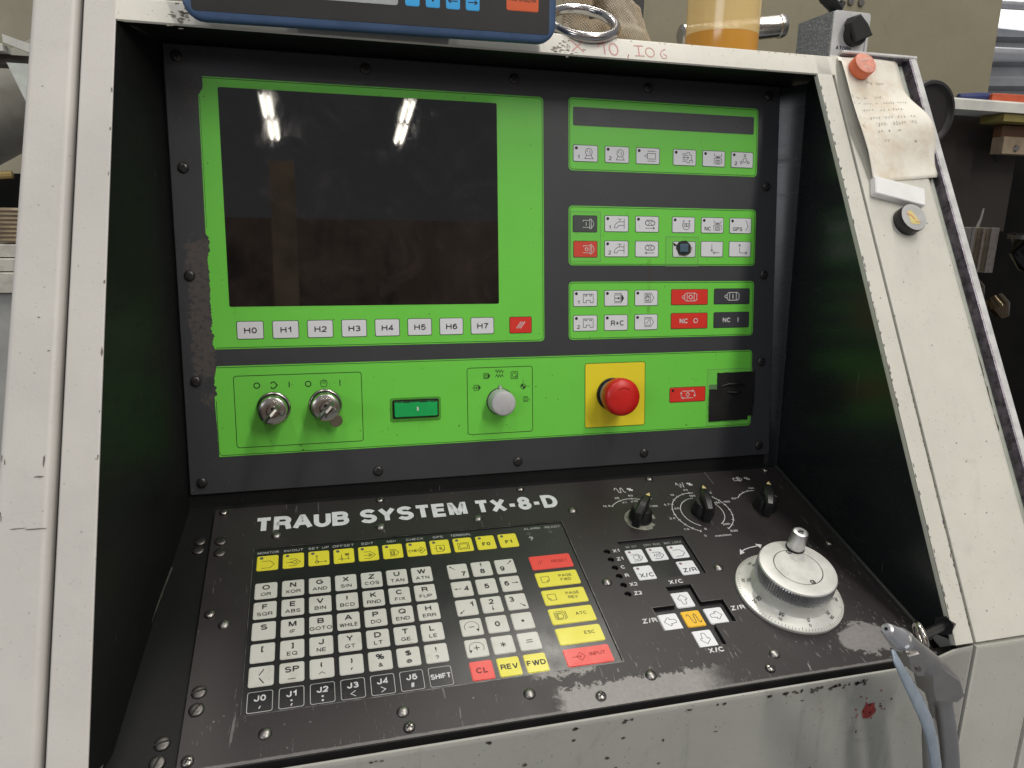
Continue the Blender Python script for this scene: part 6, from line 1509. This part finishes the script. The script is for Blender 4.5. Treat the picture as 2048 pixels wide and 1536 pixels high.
# hall wall far behind: ribbed cladding, rail and a white panel glowing to look lit
CL = thing('wall_cladding', 'grey ribbed metal cladding high at the right behind the cover', 'cladding', at_world(2.05, 1.9, -0.3))
mb = MB(1.0); n = 60; pf = []
for i in range(n):
    z = 0.0 + .93*i/n; pf.append((z, .03 if (i//3) % 2 else 0.0))
vs = [(-.4, y, z) for z, y in pf] + [(1.8, y, z+.12) for z, y in pf]
mb.closed = False; mb.add(vs, [(i, i+1, n+i+1, n+i) for i in range(n-1)]); put('ribbed_sheet', mb, simple('zinc_sheet', (.30, .31, .33), .5, .2, var=.2, vs=5), CL, smooth=20)
mb = MB(1.0); mb.box(-.4, 1.8, -.02, .03, .93, 1.9); M = Mat('white_panel_glow'); M.set(color=(.8, .8, .8), emit=(.95, .97, 1.0), emits=0.9); put('glow_panel', mb, M.m, CL)
mb = MB(1.0); mb.tube([(-.4, -.35, .72), (1.6, -.35, .79)], .022, 12); mb.tube([(-.4, -.35, .875), (1.6, -.35, .95)], .014, 12); put('rail', mb, ALU, CL)
for x in (.12, .16):
    mb = MB(1.0); mb.box(x, x+.012, -.36, -.34, .74, .90); put('rail_bracket', mb, DARKSTEEL, CL)

# left edge: neighbouring machine and shelf
mb = MB(1.0); mb.box(-1.2, -0.10, 0.90, 0.93, -1.0, 0.9); wput('left_wall_sheet', mb, simple('olive_wall', (.30, .275, .20), .6, var=.2, vs=6, dirt=.4), 'olive beige wall sheet behind the left post', 'wall sheet')
SR = thing('shelf_bracket', 'white sheet metal bracket with sloping strut at the upper left edge', 'bracket', at_world(0, 0, 0))
mb = MB(1.0); mb.box(-.40, -.2555, .392, .42, .058, .0665, .001); put('arm_rear', mb, WHITEBG, SR)
mb = MB(1.0); mb.loops([[(-.2555, .395, .0685), (-.2555, .41, .0685), (-.2555, .41, .078), (-.2555, .395, .078)], [(-.200, .395, .048), (-.200, .41, .048), (-.200, .41, .060), (-.200, .395, .060)]]); put('arm', mb, WHITEBG, SR)
mb = MB(1.0); mb.loops([[(-.2560, .40, .046), (-.2560, .405, .046), (-.2290, .405, .046), (-.2290, .40, .046)][::-1], [(-.2200, .40, -.055), (-.2200, .405, -.055), (-.2120, .405, -.055), (-.2120, .40, -.055)][::-1]]); put('strut', mb, simple('pale_green_white', (.55, .58, .53), .4, dirt=.4), SR)
mb = MB(1.0); mb.box(-.45, -.20, .415, .45, .046, .0575); wput('dark_box', mb, simple('dark_brown', (.05, .04, .03), .6), 'dark strip under the white bracket at the left edge', 'strip')
mb = MB(1.0)
mb.tube([(-.62, .62, -.14), (-.40, .60, -.03), (-.22, .58, .07)], .06, 20); wput('grey_duct', mb, simple('duct_grey', (.27, .255, .215), .55, dirt=.5), 'thick grey beige duct behind the left bracket', 'duct')
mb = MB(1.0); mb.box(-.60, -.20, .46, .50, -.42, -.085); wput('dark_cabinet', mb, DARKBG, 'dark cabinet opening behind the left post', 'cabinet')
RL = thing('ribbed_roller', 'small ribbed tan roller in front of the dark cabinet', 'roller', at_world(-.278, .42, -.152))
mb = MB(1.0)
pts = []; rr = []
for i in range(17): pts.append((0, 0, -.022+.044*i/16)); rr.append(.021 if i % 2 else .0185)
mb.tube(pts, rr, 20); put('ribs', mb, simple('tan_rubber', (.26, .20, .13), .6), RL, smooth=20)
mb = MB(1.0); mb.tube([(-.014, -.004, .062), (-.020, -.004, .022), (-.026, -.004, -.03)], .0028, 8); put('side_bar', mb, GREYBG, RL)
mb = MB(1.0); mb.tube([(-.02, 0, .062), (.006, 0, .064)], [.006, .005], 10); put('bracket_knob', mb, BRASS, RL)
for i, (z0, z1) in enumerate(((-.1925, -.176), (-.2105, -.194), (-.238, -.2120))):
    mb = MB(1.0); mb.box(-.62, -.20, .40-.004*i, .46, z0, z1, .0015); wput('board', mb, simple('pale_board', (.52, .49, .43), .6, var=.25, vs=40, dirt=.9), ['pale board on top of the stack at the left edge', 'middle pale board of the stack at the left edge', 'bottom pale board of the stack at the left edge'][i], 'board', 'boards stacked at the left edge')
mb = MB(1.0); mb.box(-.62, -.20, .41, .46, -.72, -.2385, .003); wput('white_cabinet', mb, simple('white_cabinet_paint', (.42, .42, .395), .5, var=.25, vs=9, dirt=.9), 'off white cabinet side under the boards at the left edge', 'cabinet')

# twin tube ceiling lights whose reflections show in the dark screen
TUBE = Mat('lit_tube'); TUBE.set(color=(.9, .9, .9), emit=(1.0, .93, .80), emits=70.0); TUBE = TUBE.m
LAMPW = simple('lamp_white', (.75, .75, .74), .5)
def ceiling_light(x, y, z, dx, label):
    t = thing('ceiling_light', label, 'ceiling light', Matrix.Translation((x, y, z+ZB)) @ Matrix.Rotation(math.atan2(dx, 1.1), 4, 'Z'), 'twin tube ceiling lights')
    mb = MB(1.0); mb.box(-.11, .11, -.56, .56, .03, .09, .004); put('housing', mb, LAMPW, t)
    for s in (-.058, .058):
        mb = MB(1.0); mb.tube([(s, -.52, 0), (s, .52, 0)], .016, 12); put('tube', mb, TUBE, t)
        for e in (-.54, .54):
            mb = MB(1.0); mb.box(s-.018, s+.018, e-.02, e+.02, -.018, .03); put('lamp_holder', mb, LAMPW, t)
LB = ['reflected in the top left of the screen, nearer', 'reflected in the top left of the screen, farther', 'reflected right of the screen middle, nearer', 'reflected right of the screen middle, farther']
ceiling_light(-.62, -12.85, 4.8, .0, 'twin tube ceiling light ' + LB[0]); ceiling_light(-.58, -14.05, 4.8, 0, 'twin tube ceiling light ' + LB[1])
ceiling_light(1.83, -12.75, 4.8, 0, 'twin tube ceiling light ' + LB[2]); ceiling_light(1.84, -13.95, 4.8, 0, 'twin tube ceiling light ' + LB[3])

# the side of the hall behind the viewer, seen only as a dim reflection in the screen
SCOL = thing('steel_column', 'tan steel column reflected dimly in the screen', 'column', at_world(-.07, -4.0, -ZB))
for nm, x0, x1, y0, y1 in (('front_flange', -.07, .07, .06, .07), ('rear_flange', -.07, .07, -.07, -.06), ('web', -.005, .005, -.06, .06)):
    mb = MB(1.0); mb.box(x0, x1, y0, y1, 0, 2.42); put(nm, mb, simple('tan_column_paint', (.62, .46, .32), .6, var=.35, vs=5), SCOL)
PWL = Mat('brown_partition'); p = PWL.pos(); n_ = PWL.noise(p, 1.3, 5, .65, .6); n2 = PWL.noise(PWL.map(p, (6, 1, .8)), 1, 4, .6)
PWL.set(color=PWL.mix(PWL.step(n_, .35, .65), PWL.mix(PWL.step(n2, .4, .6), (.08, .06, .052), (.30, .21, .16)), (.42, .31, .25)), rough=.7)
mb = MB(1.0); mb.box(-6, 8, -4.75, -4.6, -ZB, .93); wput('partition_wall', mb, PWL.m, 'patchy brown partition wall reflected dimly in the screen', 'partition', kind='structure')
